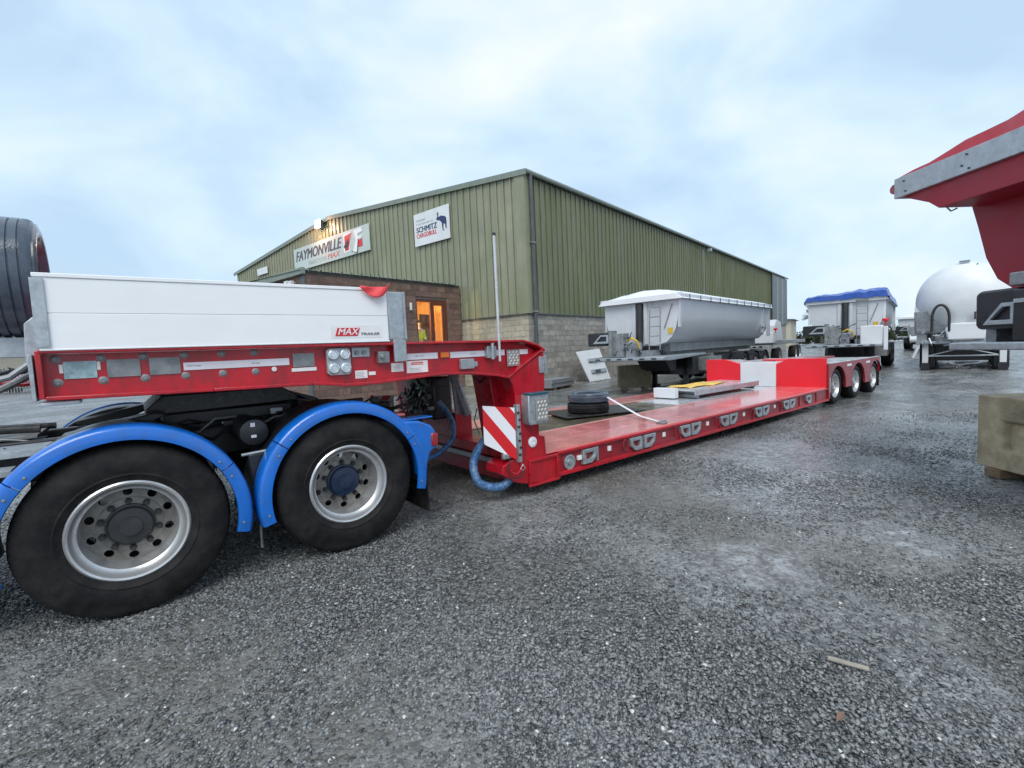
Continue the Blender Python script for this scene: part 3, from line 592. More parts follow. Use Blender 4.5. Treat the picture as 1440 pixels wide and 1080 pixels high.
for i in range(4): B(xm[i]+.004, xm[i+1]-.004, 1.03, 2.03, .374, .396).build('centre_plate', wetgalv, ll)
B(3.30, 8.2, .992, 1.028, .398, .4165).build('channel_lip', M('dusty_pink', (.5, .30, .25), .35), ll); B(3.30, 8.2, 2.032, 2.060, .398, .4165).build('channel_lip', M('dusty_pink', (.5, .30, .25), .35), ll)
def ringprism(mb, outer, inner, y0, y1):
    n = len(outer); vs = [(p[0], y, p[1]) for y in (y0, y1) for p in outer] + [(p[0], y, p[1]) for y in (y0, y1) for p in inner]
    f = []
    for i in range(n):
        j = (i+1) % n; f += [(i, j, 2*n+j, 2*n+i), (n+i, 3*n+i, 3*n+j, n+j), (i, n+i, n+j, j), (2*n+i, 2*n+j, 3*n+j, 3*n+i)]
    mb.add(vs, f)
def pocket(x, flip):
    s_ = -1 if flip else 1
    o = [(x-s_*.12, .355), (x+s_*.12, .355), (x+s_*.12, .19), (x-s_*.02, .19), (x-s_*.10, .25)]; i_ = [(x-s_*.07, .315), (x+s_*.075, .315), (x+s_*.075, .235), (x-s_*.0, .235), (x-s_*.055, .27)]
    mb = MB(); ringprism(mb, o, i_, -.012, .034); mb.build('lashing_pocket', galv, ll, bevel=.004)
for xc_ in (5.02, 6.14, 7.24, 8.39, 9.50):
    pocket(xc_-.145, False); pocket(xc_+.145, True)
    ob = MB().tube([(xc_-.36+.045*cos(t_), .0, .285+.07*sin(t_)) for t_ in np.linspace(-.4*pi, 1.4*pi, 14)], .009, 6).build('lashing_ring', redlow, ll, smooth=True)
pocket(4.02, True); pocket(10.42, False)
for x in (4.39, 5.52, 6.64, 7.78, 8.94): B(x-.03, x+.03, .018, .034, .26, .32).build('side_marker', label, ll, bevel=.004); 
for x in (5.9, 7.0, 8.1, 9.2, 10.05, 10.9): B(x-.012, x+.012, .02, .034, .17, .37).build('web_stiffener', redlow, ll)
MB().lathe([(.085, 0), (.085, -.014), (.068, -.016), (.064, -.004), (.03, -.004), (.03, -.03), (.001, -.032)], (3.71, .03, .25), 24).build('outrigger_lock', galv, ll, smooth=True)
B(3.83, 3.89, .0, .034, .25, .30).build('side_marker', label, ll, bevel=.004); B(4.145, 4.165, .0, .034, .19, .36).build('pocket_strap', galv, ll)
# rear bogie
RX = (12.10, 13.455, 14.81); prof = [(11.52, .905), (15.13, .905), (15.13, .52)]
for x in reversed(RX):
    a0, a1 = (math.radians(-4), math.radians(184))
    if x == RX[2]: a0 = math.radians(24)
    prof += [(x+.485*cos(a), .40+.44*sin(a)) for a in np.linspace(a0, a1, 16)]
    prof += [(x-.49, .33)] if x > RX[0] else []
    if x > RX[0]: prof += [(x-.87, .33)]
prof += [(11.60, .13), (11.52, .13)]
for y0 in (.0, WD-.05):
    MB().prism(prof, y0, y0+.05).build('bogie_skirt', redlow, ll, bevel=.004)
for i, x in enumerate(RX):
    wheel(ll, (x, .20, .398), .402, .27, .252, rimm, dish=.06, hubr=.10, full=False); wheel(ll, (x, WD-.20, .398), .402, .27, .252, rimm, dish=.06, flip=True, full=False, hubr=.10)
    MB().cyl((x, .3, .39), (x, WD-.3, .39), .07).build('axle', black, ll)
    arch_pts = [(x+.46*cos(a), .40+.43*sin(a)) for a in np.linspace(0, pi, 14)]
    MB().band(arch_pts, .012, .05, .42).build('mudguard', plastic, ll)
B(11.55, 15.1, .05, .98, .862, .90).build('bogie_deck', wetgalv, ll, bevel=.004); B(11.55, 15.1, 1.90, WD-.05, .862, .90).build('bogie_deck', wetgalv, ll, bevel=.004)
B(11.9, 15.1, 1.0, 1.88, .55, .95).build('bogie_spine', redlow, ll, bevel=.01)
B(11.62, 15.12, .006, .06, .907, .925).build('bogie_edge', wetgalv, ll, bevel=.003)
for x in (12.78, 14.13): B(x-.14, x+.14, -.012, -.002, .80, .85).build('reflective_strip', reflect, ll)
B(11.58, 11.60, -.004, .05, .30, .62).build('reflective_strip', reflect, ll)
for y0, sg in ((.04, 1), (1.86, -1)):
    q = [(y0, .41), (y0+1.0, .41), (y0+1.0, .92), (y0+.74, 1.035), (y0, 1.035)] if sg == 1 else [(y0, .41), (y0+.94-.0+.0, .41), (y0+.86, 1.035), (y0+.34, 1.035), (y0, .92)]
    if sg == -1: q = [(y0, .41), (WD-.02, .41), (WD-.02, 1.035), (y0+.38, 1.035), (y0, .92)]
    MB().prism(q, 11.48, 11.545, 'x').build('bogie_front_plate', redb, ll, bevel=.006)
    q2 = [(11.545, .905), (11.545, 1.03), (12.5, .905)]
    MB().prism(q2, y0+.02, y0+.72 if sg == 1 else WD-.05).build('bogie_ramp', wetgalv, ll, bevel=.004)
B(11.47, 11.58, 1.045, 1.855, .40, .955).build('spine_face', whitep, ll, bevel=.006)
B(11.58, 12.3, 1.045, 1.855, .92, .955).build('spine_cap', wetgalv, ll, bevel=.006)
MB().prism([(12.1, 1.30), (12.5, 1.0), (12.9, 1.45), (12.4, 1.75)], .957, .99, 'z').build('red_folded_cover', redb, ll)
B(15.08, 15.12, .2, WD-.2, .4, .86).build('rear_beam', redlow, ll); B(15.22, 15.235, .04, .46, .14, .62).build('mudflap', rubber, ll)
# blue wrapped hoses
def wrapped(pts, r, name='wrapped_hose'):
    from mathutils.geometry import interpolate_bezier
    P = []
    V = [Vector(p) for p in pts]
    for i in range(len(V)-1):
        a, b = V[i], V[i+1]; ta = (V[min(i+1, len(V)-1)]-V[max(i-1, 0)])/6; tb = (V[min(i+2, len(V)-1)]-V[i])/6
        P += interpolate_bezier(a, a+ta, b-tb, b, 16)[:-1]
    P.append(V[-1])
    o = MB().tube(P, r, 14, rf=lambda i: r*(1+.06*random.uniform(-1, 1))).build(name, bluehose, ll, smooth=True); return o
wrapped([(2.98, .46, .68), (2.86, .40, .61), (2.70, .34, .50), (2.60, .28, .38), (2.60, .22, .24), (2.68, .18, .17), (2.82, .12, .15), (2.94, .08, .23)], .043)
wrapped([(2.72, 1.12, .97), (2.79, 1.05, .84), (2.82, 1.0, .72), (2.79, .95, .58), (2.68, .9, .49), (2.50, .85, .42), (2.32, .85, .40)], .030)
MB().tube([(2.90+.07*cos(t_), -.03, .36+.07*sin(t_)) for t_ in np.linspace(-.9*pi, .25*pi, 14)], .008, 6).build('red_cable', red, ll, smooth=True)
MB().tube([(2.86, .0, .46), (2.80, -.02, .33), (2.84, -.02, .25), (2.95, -.02, .24), (3.02, -.02, .30)], .007, 6).build('thin_cable', plastic, ll, smooth=True)
MB().tube([(2.96, -.03, .33), (2.99, -.03, .37), (3.02, -.03, .33), (2.99, -.03, .30), (2.96, -.03, .33)], .008, 6).build('shackle', chrome, ll, smooth=True)
MB().tube([(2.60, .16, .97), (2.56, .16, .85), (2.60, .14, .72)], .006, 6).build('thin_cable', plastic, ll, smooth=True)
MB().tube([(2.68, .3, 1.28), (2.78, .35, 1.20), (2.92, .4, 1.27)], .008, 6).build('thin_cable', plastic, ll, smooth=True)
# suzie coils at the nose
for k in range(5):
    y = 1.0+.16*k; pts = [(-.46-.09*i, y+.05*sin(i*.9+k), 1.52-.02*i+.06*sin(i*.7+k*2)) for i in range(14)]
    MB().tube(pts, .022 if k % 2 else .014, 7).build('air_line', (plastic, galvd, redlens, plastic, galvd)[k], ll, smooth=True)
MB().tube([(-.46, .6, 1.62), (-.6, .6, 1.50), (-.9, .65, 1.42), (-1.4, .7, 1.40)], .02, 8).build('air_line', galvd, ll, smooth=True)

# things carried by the low loader
po = thing('height_pole', 'tall slim pale aluminium pole standing upright on the red gooseneck', 'pole', (2.785, .0, 1.44))
MB().cyl((0, -.005, -.02), (-.002, -.005, 1.175), .0125, 14).build('pole_tube', wetgalv, po, smooth=True); MB().cyl((0, -.005, 1.175), (0, -.005, 1.20), .0165, 12).build('pole_cap', plastic, po, smooth=True)
sw = thing('spare_tyre', 'wet spare tyre standing upright behind the white side board', 'tyre', (-.575, .95, 1.76))
MB().box(-.12, .12, -.1, .1, -.13, -.003).build('tyre_cradle', galv, sw)
tmw = tyre_mesh(.40, .28, .255, rubberw); o = link('tyre_body', tmw, sw, loc=(0, 0, .40)); o.rotation_euler = (0, 0, pi/2)
MB().lathe([(.26, -.12), (.25, -.06), (.20, -.05), (.20, .05), (.25, .06), (.26, .12)], (0, 0, .40), 40, 'x').build('rim', black, sw, smooth=True)
# red warning flag tied on the corner of the board
vs = []; nx, nz = 14, 7
for i in range(nx+1):
    for j in range(nz+1):
        u, v = i/nx, j/nz; sag = .075*math.sin(pi*u)*v
        vs.append((1.43+.25*u, -.030-.010*sin(u*9+v*3)-.012*v, 2.073 - sag - .01*v + (.035*max(0, u-.85)/.15 if u > .85 else 0)))
fg = MB().add(vs, [(i*(nz+1)+j, (i+1)*(nz+1)+j, (i+1)*(nz+1)+j+1, i*(nz+1)+j+1) for i in range(nx) for j in range(nz)]).build('warning_flag', M('flag_red', (.75, .06, .07), .5, var=.2), smooth=True)
so = fg.modifiers.new('thick', 'SOLIDIFY'); so.thickness = .004
tag(fg, 'crumpled red cloth rag draped over the top of the white side board', 'rag')
mt = MB().box(-.72, .72, -.46, .46, 0, .022).build('rubber_mat', M('mat_black', (.03, .03, .03), .3, var=.4, vs=8, bump=.3, bs=20), None, bevel=.004)
mt.location = (6.0, 1.72, .4165); mt.rotation_euler = (0, 0, -.32); tag(mt, 'dark rubber mat lying under the stacked tyres on the bed', 'mat')
for k, (dz, lab) in enumerate(((.0, 'lower of the two small black tyres stacked on the rubber mat'), (.165, 'upper of the two small black tyres stacked on the rubber mat, strap across it'))):
    q = MB().lathe([(.21, -.06), (.225, -.075), (.28, -.082), (.33, -.07), (.345, -.05), (.335, -.045), (.345, -.01), (.335, -.005), (.335, .005), (.345, .01), (.335, .045), (.345, .05), (.33, .07), (.28, .082), (.225, .075), (.21, .06)], (0, 0, 0), 64, 'z', close=True).build('small_tyre', rubberw if k else rubber, smooth=True)
    q.location = (5.85+.01*k, 1.68, .4405+.083+dz); tag(q, lab, 'tyre', 'tyres stacked on the bed')
st = MB(); P = [(6.12, 1.70, .698), (5.96, 1.38, .694), (5.80, .62, .46), (5.68, .22, .43), (5.62, .12, .425)]
for i in range(len(P)-1):
    a, b = Vector(P[i]), Vector(P[i+1]); w_ = Vector((.026, 0, 0)); st.add([a-w_, a+w_, b+w_, b-w_, a-w_+Vector((0, 0, .004)), a+w_+Vector((0, 0, .004)), b+w_+Vector((0, 0, .004)), b-w_+Vector((0, 0, .004))], [(0, 1, 2, 3), (7, 6, 5, 4), (0, 4, 5, 1), (1, 5, 6, 2), (2, 6, 7, 3), (3, 7, 4, 0)])
ts = thing('lashing_strap', 'white lashing strap running from the small tyres to the near deck edge', 'strap', (0, 0, 0))
st.build('webbing', strapm, ts); MB().box(5.60, 5.70, .08, .20, .416, .44).cyl((5.60, .12, .45), (5.72, .12, .45), .012).build('ratchet', galvd, ts, bevel=.004)
rp = thing('loading_ramp', 'long pale aluminium ramp section lying on the bed ahead of the bogie', 'ramp', (9.7, 1.66, .52), -.03)
B(-1.25, 1.25, -.42, .46, .03, .055).build('ramp_plate', wetgalv, rp, bevel=.004)
B(-1.25, 1.25, -.44, -.41, -.045, .055).build('ramp_side', galv, rp, bevel=.003); B(-1.25, 1.25, .46, .49, -.045, .055).build('ramp_side', galv, rp, bevel=.003)
for k in range(8): B(-1.1+k*.31, -1.04+k*.31, -.40, .45, -.03, .03).build('ramp_rib', galvd, rp)
for x in (-1.1, 1.1): B(x-.03, x+.03, -.4, .45, -.106, -.045).build('ramp_foot', galvd, rp)
bxw = B(8.28, 8.42, 1.62, 2.10, .4165, .61).build('white_box', whitep, None, bevel=.006); tag(bxw, 'white rectangular steel box standing on the bed at the ramp end', 'box')
vs = []; nx, nz = 16, 10
for i in range(nx+1):
    for j in range(nz+1):
        u, v = i/nx, j/nz; vs.append((8.75+1.5*u+.05*sin(v*7), 1.55+.55*v+.04*sin(u*8), .5815+.022*abs(sin(u*6+v*4))*(.4+.6*noisev(u, v, 1, 4)**2+.5)))
ys_ = MB().add(vs, [(i*(nz+1)+j, (i+1)*(nz+1)+j, (i+1)*(nz+1)+j+1, i*(nz+1)+j+1) for i in range(nx) for j in range(nz)]).build('yellow_sheeting', yelm, smooth=True)
so = ys_.modifiers.new('thick', 'SOLIDIFY'); so.thickness = .004; so.offset = 1
tag(ys_, 'crumpled yellow and orange plastic sheeting on top of the ramp', 'sheeting')

# ============================================================ WAREHOUSE
WB = (12.252, 10.489, 0); WR = .19525; GW = 28.0; LEN = 49.0; EZ, RZ, CZ = 8.30, 9.55, 2.93
wh = thing('warehouse', 'large green metal clad warehouse with low block base walls', 'building', WB, WR)
def ridge(y): return EZ + (RZ-EZ)*(1-abs(y-GW/2)/(GW/2))
PW = 1.14; pitch = .38
def cladprof():
    p = []
    for k in range(3):
        a = k*pitch; p += [(a+.002, 0), (a+.284, 0), (a+.287, .028), (a+.308, .028), (a+.312, -.045), (a+.366, -.045), (a+.370, 0)]
    return p
cp = cladprof()
sm_ = MB(); n = len(cp)
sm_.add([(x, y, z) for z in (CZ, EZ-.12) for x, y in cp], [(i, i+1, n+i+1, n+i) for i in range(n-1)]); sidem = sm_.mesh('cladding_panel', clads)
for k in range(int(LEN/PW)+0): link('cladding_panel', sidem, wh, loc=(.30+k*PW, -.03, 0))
k = 0; y = .25
while y < GW-.3:
    w_ = min(PW, GW-.1-y); mb = MB(); pts = [(a, b) for a, b in cp if a <= w_]
    m = len(pts); mb.add([(-.03+b, y+a, CZ) for a, b in pts] + [(-.03+b, y+a, ridge(y+a)-.14) for a, b in pts], [(i, i+1, m+i+1, m+i) for i in range(m-1)])
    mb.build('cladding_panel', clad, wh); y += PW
# backing wall, trims, gutter, roof
B(0, LEN, 0, .2, CZ, EZ-.05).build('side_wall_frame', pipem, wh); MB().prism([(0, CZ), (GW, CZ), (GW, EZ-.05), (GW/2, RZ-.1), (0, EZ-.05)], 0, .2, 'x').build('gable_wall_frame', pipem, wh)
MB().box(-.10, -.05, -.10, .38, CZ-.02, EZ-.05).box(-.05, .32, -.105, -.055, CZ-.02, EZ-.06).build('corner_trim', clad, wh)
B(-.09, .0, .0, GW, CZ-.05, CZ-.004).build('drip_trim', pipem, wh); B(-.0, LEN, -.10, -.0, CZ-.05, CZ-.004).build('drip_trim', pipem, wh)
for a, b, za, zb in ((-.25, GW/2, EZ-.02, RZ), (GW/2, GW+.25, RZ, EZ-.02)):
    MB().prism([(a, za-.17), (b, zb-.17), (b, zb+.04), (a, za+.04)], -.15, -.10, 'x').build('verge_trim', trimg, wh)
    MB().prism([(a, za), (b, zb), (b, zb+.05), (a, za+.05)], -.10, LEN+.1, 'x').build('roof', roofm, wh)
MB().tube([(-.05, -.20, EZ-.04), (LEN+.1, -.20, EZ-.04)], .08, 8).build('gutter', trimg, wh, smooth=True)
for x in (.22, 41.0): MB().cyl((x, -.20, EZ-.1), (x, -.17, .05), .075, 12).build('downpipe', pipem, wh, smooth=True)
for z in (CZ+.02, 5.6): B(.12, .32, -.28, -.09, z, z+.05).build('pipe_bracket', galvd, wh)
B(41.2, LEN, -.13, -.06, CZ, EZ-.15).build('far_panel_strip', pipem, wh)
for x in (43.5, 46): B(x, x+.8, -.14, -.12, CZ, EZ-.2).build('translucent_strip', galvd, wh)
MB().cyl((20.0, -.17, CZ), (20.0, -.17, 7.9), .03).build('cable_conduit', trimg, wh)
# block base: 0.44 x 0.215 blocks with 10 mm joints
b_full = MB().box(.005, .445, 0, .02, .005, .22).mesh('block', bgrey); b_half = MB().box(.005, .22, 0, .02, .005, .22).mesh('block', bgrey)
bc_full = MB().box(-.02, 0, .005, .445, .005, .22).mesh('block', bcream); bc_half = MB().box(-.02, 0, .005, .22, .005, .22).mesh('block', bcream)
B(0, LEN, 0, .18, -.02, CZ-.03).build('base_wall', mortar, wh); B(0, .18, 0, GW, -.02, CZ-.03).build('base_wall', mortar, wh)
cnt = 0
restg = MB(); restc = MB()
for r in range(13):
    z = r*.225; off = 0 if r % 2 else .225
    if off: link('block', b_half, wh, loc=(0, -.02, z)); cnt += 1
    x = off
    while x < LEN-.5:
        if x < 6.2: link('block', b_full, wh, loc=(x, -.02-random.uniform(0, .004), z)); cnt += 1
        elif x < 24: restg.box(x+.005, x+.445, -.02-random.uniform(0, .004), 0, z+.005, z+.22)
        else: restg.box(x+.005, x+.445, -.02, 0, z+.005, z+.22)
        x += .45
    if off: link('block', bc_half, wh, loc=(0, 0.0, z)); cnt += 1
    y = off
    while y < 3.65:
        if y+.45 < 3.75 or True: link('block', bc_full, wh, loc=(-random.uniform(0, .004), y, z)); cnt += 1
        y += .45
tag(restg.build('blockwork', bgrey, wh), kind='stuff')

# ------------------------------------------------------------ annex
an = thing('annex', 'brown blockwork annex with lit glazed door in front of the green gable', 'building', WB, WR)
AX0, AY0, AZ, AY1 = -7.03, 3.70, 4.40, 20.0
DX0, DX1, DZ0, DZ1 = -2.55, -.90, 1.05, 3.72
mb = MB(); mb.box(AX0, DX0, AY0, AY0+.2, -.02, AZ).box(DX1, -.12, AY0, AY0+.2, -.02, AZ).box(DX0, DX1, AY0, AY0+.2, -.02, DZ0).box(DX0, DX1, AY0, AY0+.2, DZ1, AZ).box(AX0, AX0+.2, AY0+.2, AY1, -.02, AZ)
mb.build('wall', mortarb, an)
fb = MB().box(.005, .445, 0, .02, .005, .22).mesh('block', bbrown); fh = MB().box(.005, .22, 0, .02, .005, .22).mesh('block', bbrown)
gb = MB().box(-.02, 0, .005, .445, .005, .22).mesh('block', bbrown); gh = MB().box(-.02, 0, .005, .22, .005, .22).mesh('block', bbrown)
rest = MB()
nrow = 19
for r in range(nrow):
    z = r*.225; off = 0 if r % 2 else .225; x = AX0-.02+.0+(0 if off == 0 else -.0)
    if off: (link('block', fh, an, loc=(x, AY0-.02, z)) if z > 2.2 else rest.box(x+.005, x+.22, AY0-.02, AY0, z+.005, z+.22))
    x += off
    while x < -.5:
        hit = (x+.44 > DX0 and x < DX1 and z+.22 > DZ0 and z < DZ1)
        if not hit:
            if z > 1.9 or (z < 1.5 and x < -2 and z > .2): link('block', fb, an, loc=(x, AY0-.02-random.uniform(0, .004), z))
            else: rest.box(x+.005, x+.445, AY0-.02, AY0, z+.005, z+.22)
        else:
            if x+.03 < DX0: rest.box(x+.005, DX0-.004, AY0-.02, AY0, z+.005, z+.22)
            if x+.42 > DX1: rest.box(DX1+.004, x+.445, AY0-.02, AY0, z+.005, z+.22)
        x += .45
    if x+.03 < -.12: rest.box(x+.005, -.12, AY0-.02, AY0, z+.005, z+.22)
    y = AY0 + (.225 if off else 0)
    if off: rest.box(AX0-.02, AX0, AY0+.005, AY0+.22, z+.005, z+.22)
    while y < AY1-.4:
        if z > 3.3 and y < 8: link('block', gb, an, loc=(AX0, y, z))
        else: rest.box(AX0-.02, AX0, y+.005, y+.445, z+.005, z+.22)
        y += .45
tag(rest.build('blockwork', bbrown, an), kind='stuff')
# corrugated roof sheets, with open corrugations along the eave
n = 0; x = AX0-.2
while x < -.15:
    mb = MB(); w_ = min(1.14, -.12-x); pts = [(a, b) for a, b in cp if a <= w_]; m = len(pts)
    mb.add([(x+a, yy, zz-b) for yy, zz in ((AY0-.10, AZ+.02), (AY1, AZ+.5)) for a, b in pts], [(i, i+1, m+i+1, m+i) for i in range(m-1)])
    o = mb.build('roof_sheet', trimg, an); so = o.modifiers.new('t', 'SOLIDIFY'); so.thickness = .006; x += 1.14
B(AX0, -.12, AY0-.035, AY0+.15, AZ-.03, AZ+.005).build('eave_board', pipem, an)
B(AX0-.16, AX0-.03, AY0-.12, AY1, AZ-.12, AZ+.10).build('verge_flashing', trimg, an, bevel=.01)
B(AX0-.05, AX0-.02, AY0-.05, AY0+.22, 0, AZ-.13).build('corner_pier', pipem, an)
# door and side light
fr = MB().box(DX0, DX1, AY0+.01, AY0+.11, DZ1-.09, DZ1).box(DX0, DX0+.07, AY0+.01, AY0+.11, DZ0, DZ1-.09).box(DX1-.16, DX1, AY0+.01, AY0+.11, DZ0, DZ1-.09).box(-1.80, -1.70, AY0+.01, AY0+.11, DZ0, DZ1-.09).box(DX0+.07, -1.80, AY0+.01, AY0+.11, DZ0, DZ0+.12)
fr.build('door_frame', doorw, an, bevel=.005)
dl = MB().box(-1.695, -1.60, AY0+.02, AY0+.08, DZ0, DZ1-.1).box(-1.15, -1.065, AY0+.02, AY0+.08, DZ0, DZ1-.1).box(-1.60, -1.15, AY0+.02, AY0+.08, DZ1-.22, DZ1-.1).box(-1.60, -1.15, AY0+.02, AY0+.08, DZ0, DZ0+.3).build('door', doorw, an, bevel=.005)
B(-1.60, -1.15, AY0+.045, AY0+.052, DZ0+.3, DZ1-.22).build('pane', glass, dl); MB().cyl((-1.62, AY0-.02, 2.1), (-1.62, AY0-.02, 2.4), .012).build('handle', galv, dl)
B(DX0+.07, -1.80, AY0+.05, AY0+.057, DZ0+.12, DZ1-.09).build('side_light_pane', glass, an)
rm = MB().box(-4.5, -.15, AY0+3.4, AY0+3.5, 1.0, 3.95).box(-4.5, -4.4, AY0+.22, AY0+3.4, 1.0, 3.95).box(-4.4, -.15, AY0+.22, AY0+3.4, .93, 1.0).box(-4.4, -.15, AY0+.22, AY0+3.4, 3.9, 3.95)
rm.box(-.19, -.151, AY0+.22, AY0+3.4, 1.0, 3.9).build('room_shell', warm, an)
B(-2.7, -1.9, AY0+.9, AY0+.96, 1.0, 3.33).build('room_partition', darkroom, an); B(-1.75, -1.2, AY0+.8, AY0+.86, 1.0, 3.2).build('room_partition', darkroom, an)
B(-3.2, -.6, AY0+1.0, AY0+1.2, 3.80, 3.86).build('ceiling_lamp', tubeglow, an)
la = bpy.data.lights.new('room_light', 'POINT'); la.energy = 170; la.color = (1, .76, .38); la.shadow_soft_size = .06
lo = bpy.data.objects.new('room_light', la); C.objects.link(lo); lo.parent = an; lo.location = (-3.4, AY0+.62, 3.3)
wl = thing('wall_light', 'small white bulkhead light on brown wall beside the glazed door', 'light', WB, WR)
B(-2.88, -2.80, AY0-.10, AY0-.022, 3.25, 3.55).build('light_body', whitep, wl, bevel=.015)
# person behind the glass
pe = thing('person', 'person in yellow hi-vis jacket with dark hair standing behind the glass', 'person', WB, WR)
def skinfig(name, V, E_, Rd, mat, lev=2):
    me = bpy.data.meshes.new(name); me.from_pydata(V, E_, []); o = bpy.data.objects.new(name, me); C.objects.link(o); o.parent = pe
    s_ = o.modifiers.new('skin', 'SKIN'); sv = me.skin_vertices[0].data
    for i, r in enumerate(Rd): sv[i].radius = r if isinstance(r, tuple) else (r, r)
    sv[0].use_root = True; me.materials.append(mat); ss = o.modifiers.new('s', 'SUBSURF'); ss.levels = lev; ss.render_levels = lev; return o
px, py, pz = -2.12, AY0+.40, 1.10
skinfig('body', [(px+a, py+b, pz+c) for a, b, c in [(0, 0, .92), (0, 0, 1.15), (0, 0, 1.40), (0, 0, 1.50), (0, -.01, 1.62), (0, -.02, 1.72), (-.19, 0, 1.38), (-.24, -.02, 1.10), (-.22, -.15, .92), (.19, 0, 1.38), (.24, -.02, 1.10), (.20, -.18, 1.0), (-.09, 0, .85), (-.10, 0, .48), (-.10, 0, .08), (-.10, -.13, .04), (.09, 0, .85), (.10, 0, .48), (.10, 0, .08), (.10, -.13, .04)]],
        [(0, 1), (1, 2), (2, 3), (3, 4), (4, 5), (2, 6), (6, 7), (7, 8), (2, 9), (9, 10), (10, 11), (0, 12), (12, 13), (13, 14), (14, 15), (0, 16), (16, 17), (17, 18), (18, 19)],
        [(.15, .10), (.15, .10), (.15, .10), .055, .095, .085, .065, .05, .035, .065, .05, .035, .09, .065, .05, .04, .09, .065, .05, .04], skin)
skinfig('jacket', [(px+a, py+b, pz+c) for a, b, c in [(0, 0, .88), (0, 0, 1.15), (0, 0, 1.42), (-.20, 0, 1.38), (-.25, -.02, 1.10), (-.23, -.12, .96), (.20, 0, 1.38), (.25, -.02, 1.10), (.21, -.14, 1.02)]], [(0, 1), (1, 2), (2, 3), (3, 4), (4, 5), (2, 6), (6, 7), (7, 8)],
        [(.18, .13), (.18, .13), (.175, .125), .085, .068, .055, .085, .068, .055], hivis)
skinfig('trousers', [(px+a, py+b, pz+c) for a, b, c in [(0, 0, .90), (-.09, 0, .82), (-.10, 0, .48), (-.10, 0, .1), (.09, 0, .82), (.10, 0, .48), (.10, 0, .1)]], [(0, 1), (1, 2), (2, 3), (0, 4), (4, 5), (5, 6)], [(.17, .12), .11, .08, .07, .11, .08, .07], trous)
skinfig('hair', [(px, py+.03, pz+1.70), (px, py+.01, pz+1.78), (px, py-.03, pz+1.80)], [(0, 1), (1, 2)], [.095, .09, .06], hair)

# ------------------------------------------------------------ signs and lamp on the gable
def inwall(name, lab, cat, x=-.115): return thing(name, lab, cat, WB, WR)
s1 = inwall('sign_board', 'long pale green sign board with dark FAYMONVILLE lettering and red emblem', 'sign')
XS = -.16
B(XS, -.11, 10.1, 18.4, 7.04, 8.40).build('board', M('sign_pale_green', (.50, .58, .56), .4, var=.05, dirt=(.3, .4, .36), damt=.3, ds=1), s1, bevel=.01)
text('FAYMONVILLE', 'lettering', M('ink_slate', (.10, .10, .13), .5, var=0), s1, (XS-.006, 18.15, 7.60), .58, 5.35, rot=WEST, shear=.28, bold=.06)
text('TRAILERS TO THE', 'lettering', M('ink_pale', (.32, .42, .40), .5, var=0), s1, (XS-.006, 16.6, 7.22), .22, 2.1, rot=WEST, shear=.25)
text('MAX', 'lettering', M('ink_redpale', (.62, .16, .14), .5, var=0), s1, (XS-.006, 14.35, 7.20), .30, 1.35, rot=WEST, shear=.28, bold=.03)
def wp(pts, mat, name, par, off): return MB().prism([(y, z) for y, z in pts], XS-off-.003, XS-off, 'x').build(name, mat, par)
wp([(12.62, 7.27), (12.0, 7.27), (11.75, 8.27), (12.55, 8.25)], inkw, 'emblem_ground', s1, .004)
wp([(12.45, 8.15), (11.75, 8.22), (12.1, 7.35), (12.45, 7.35)], inkr, 'emblem_red', s1, .009); wp([(11.25, 7.70), (10.75, 7.74), (10.75, 7.36), (11.25, 7.36)], inkr, 'emblem_red', s1, .009)
wp([(12.58, 7.60), (12.1, 7.95), (12.0, 7.75), (12.35, 7.40)], ink, 'emblem_black', s1, .013); wp([(11.75, 7.10), (11.35, 7.75), (11.5, 8.28), (10.8, 8.34), (10.65, 8.10), (11.15, 8.05), (11.1, 7.9), (10.75, 7.9), (10.8, 7.78), (11.15, 7.76), (11.3, 7.10)], inkw, 'emblem_letter', s1, .017)
wp([(11.30, 7.10), (11.15, 7.76), (11.11, 7.76), (11.24, 7.06), (11.80, 7.20), (11.75, 7.24)], ink, 'emblem_outline', s1, .020)
s2 = inwall('sign_board', 'square white sign with navy and red SCHMITZ CARGOBULL lettering and bull', 'sign')
B(XS, -.11, 4.04, 6.45, 6.53, 8.0).build('board', whitep, s2, bevel=.01)
text('Authorised', 'lettering', inkg, s2, (XS-.006, 6.30, 7.63), .11, .66, rot=WEST); text('Truck Specialist of', 'lettering', inkg, s2, (XS-.006, 6.30, 7.44), .11, 1.2, rot=WEST)
text('SCHMITZ', 'lettering', inkb, s2, (XS-.006, 6.28, 7.13), .24, 1.42, rot=WEST, bold=.055); text('CARGOBULL', 'lettering', inkr, s2, (XS-.006, 6.28, 6.88), .20, 1.40, rot=WEST, bold=.045)
bull = [(4.80, 7.76), (4.74, 7.78), (4.70, 7.68), (4.75, 7.58), (4.66, 7.56), (4.58, 7.60), (4.52, 7.58), (4.30, 7.52), (4.22, 7.44), (4.20, 7.30), (4.22, 6.98), (4.28, 6.98), (4.30, 7.18), (4.40, 7.22), (4.43, 6.98), (4.36, 6.93), (4.47, 6.93), (4.50, 7.10), (4.52, 7.28), (4.60, 7.36), (4.70, 7.42), (4.84, 7.44), (4.86, 7.50), (4.79, 7.60)]
wp(bull, inkb, 'bull_emblem', s2, .006)
s3 = inwall('sign_board', 'small plain white sign low at the left end of the gable', 'sign'); B(-.15, -.11, 22.4, 24.0, 7.55, 8.0).build('board', whitep, s3)
fl = inwall('floodlight', 'lit warm floodlight on the gable near the roof peak', 'light'); MB().box(-.42, -.22, 14.46, 14.96, 9.03, 9.43).box(-.22, -.1, 14.66, 14.74, 9.2, 9.3).build('lamp_housing', pipem, fl, bevel=.01)
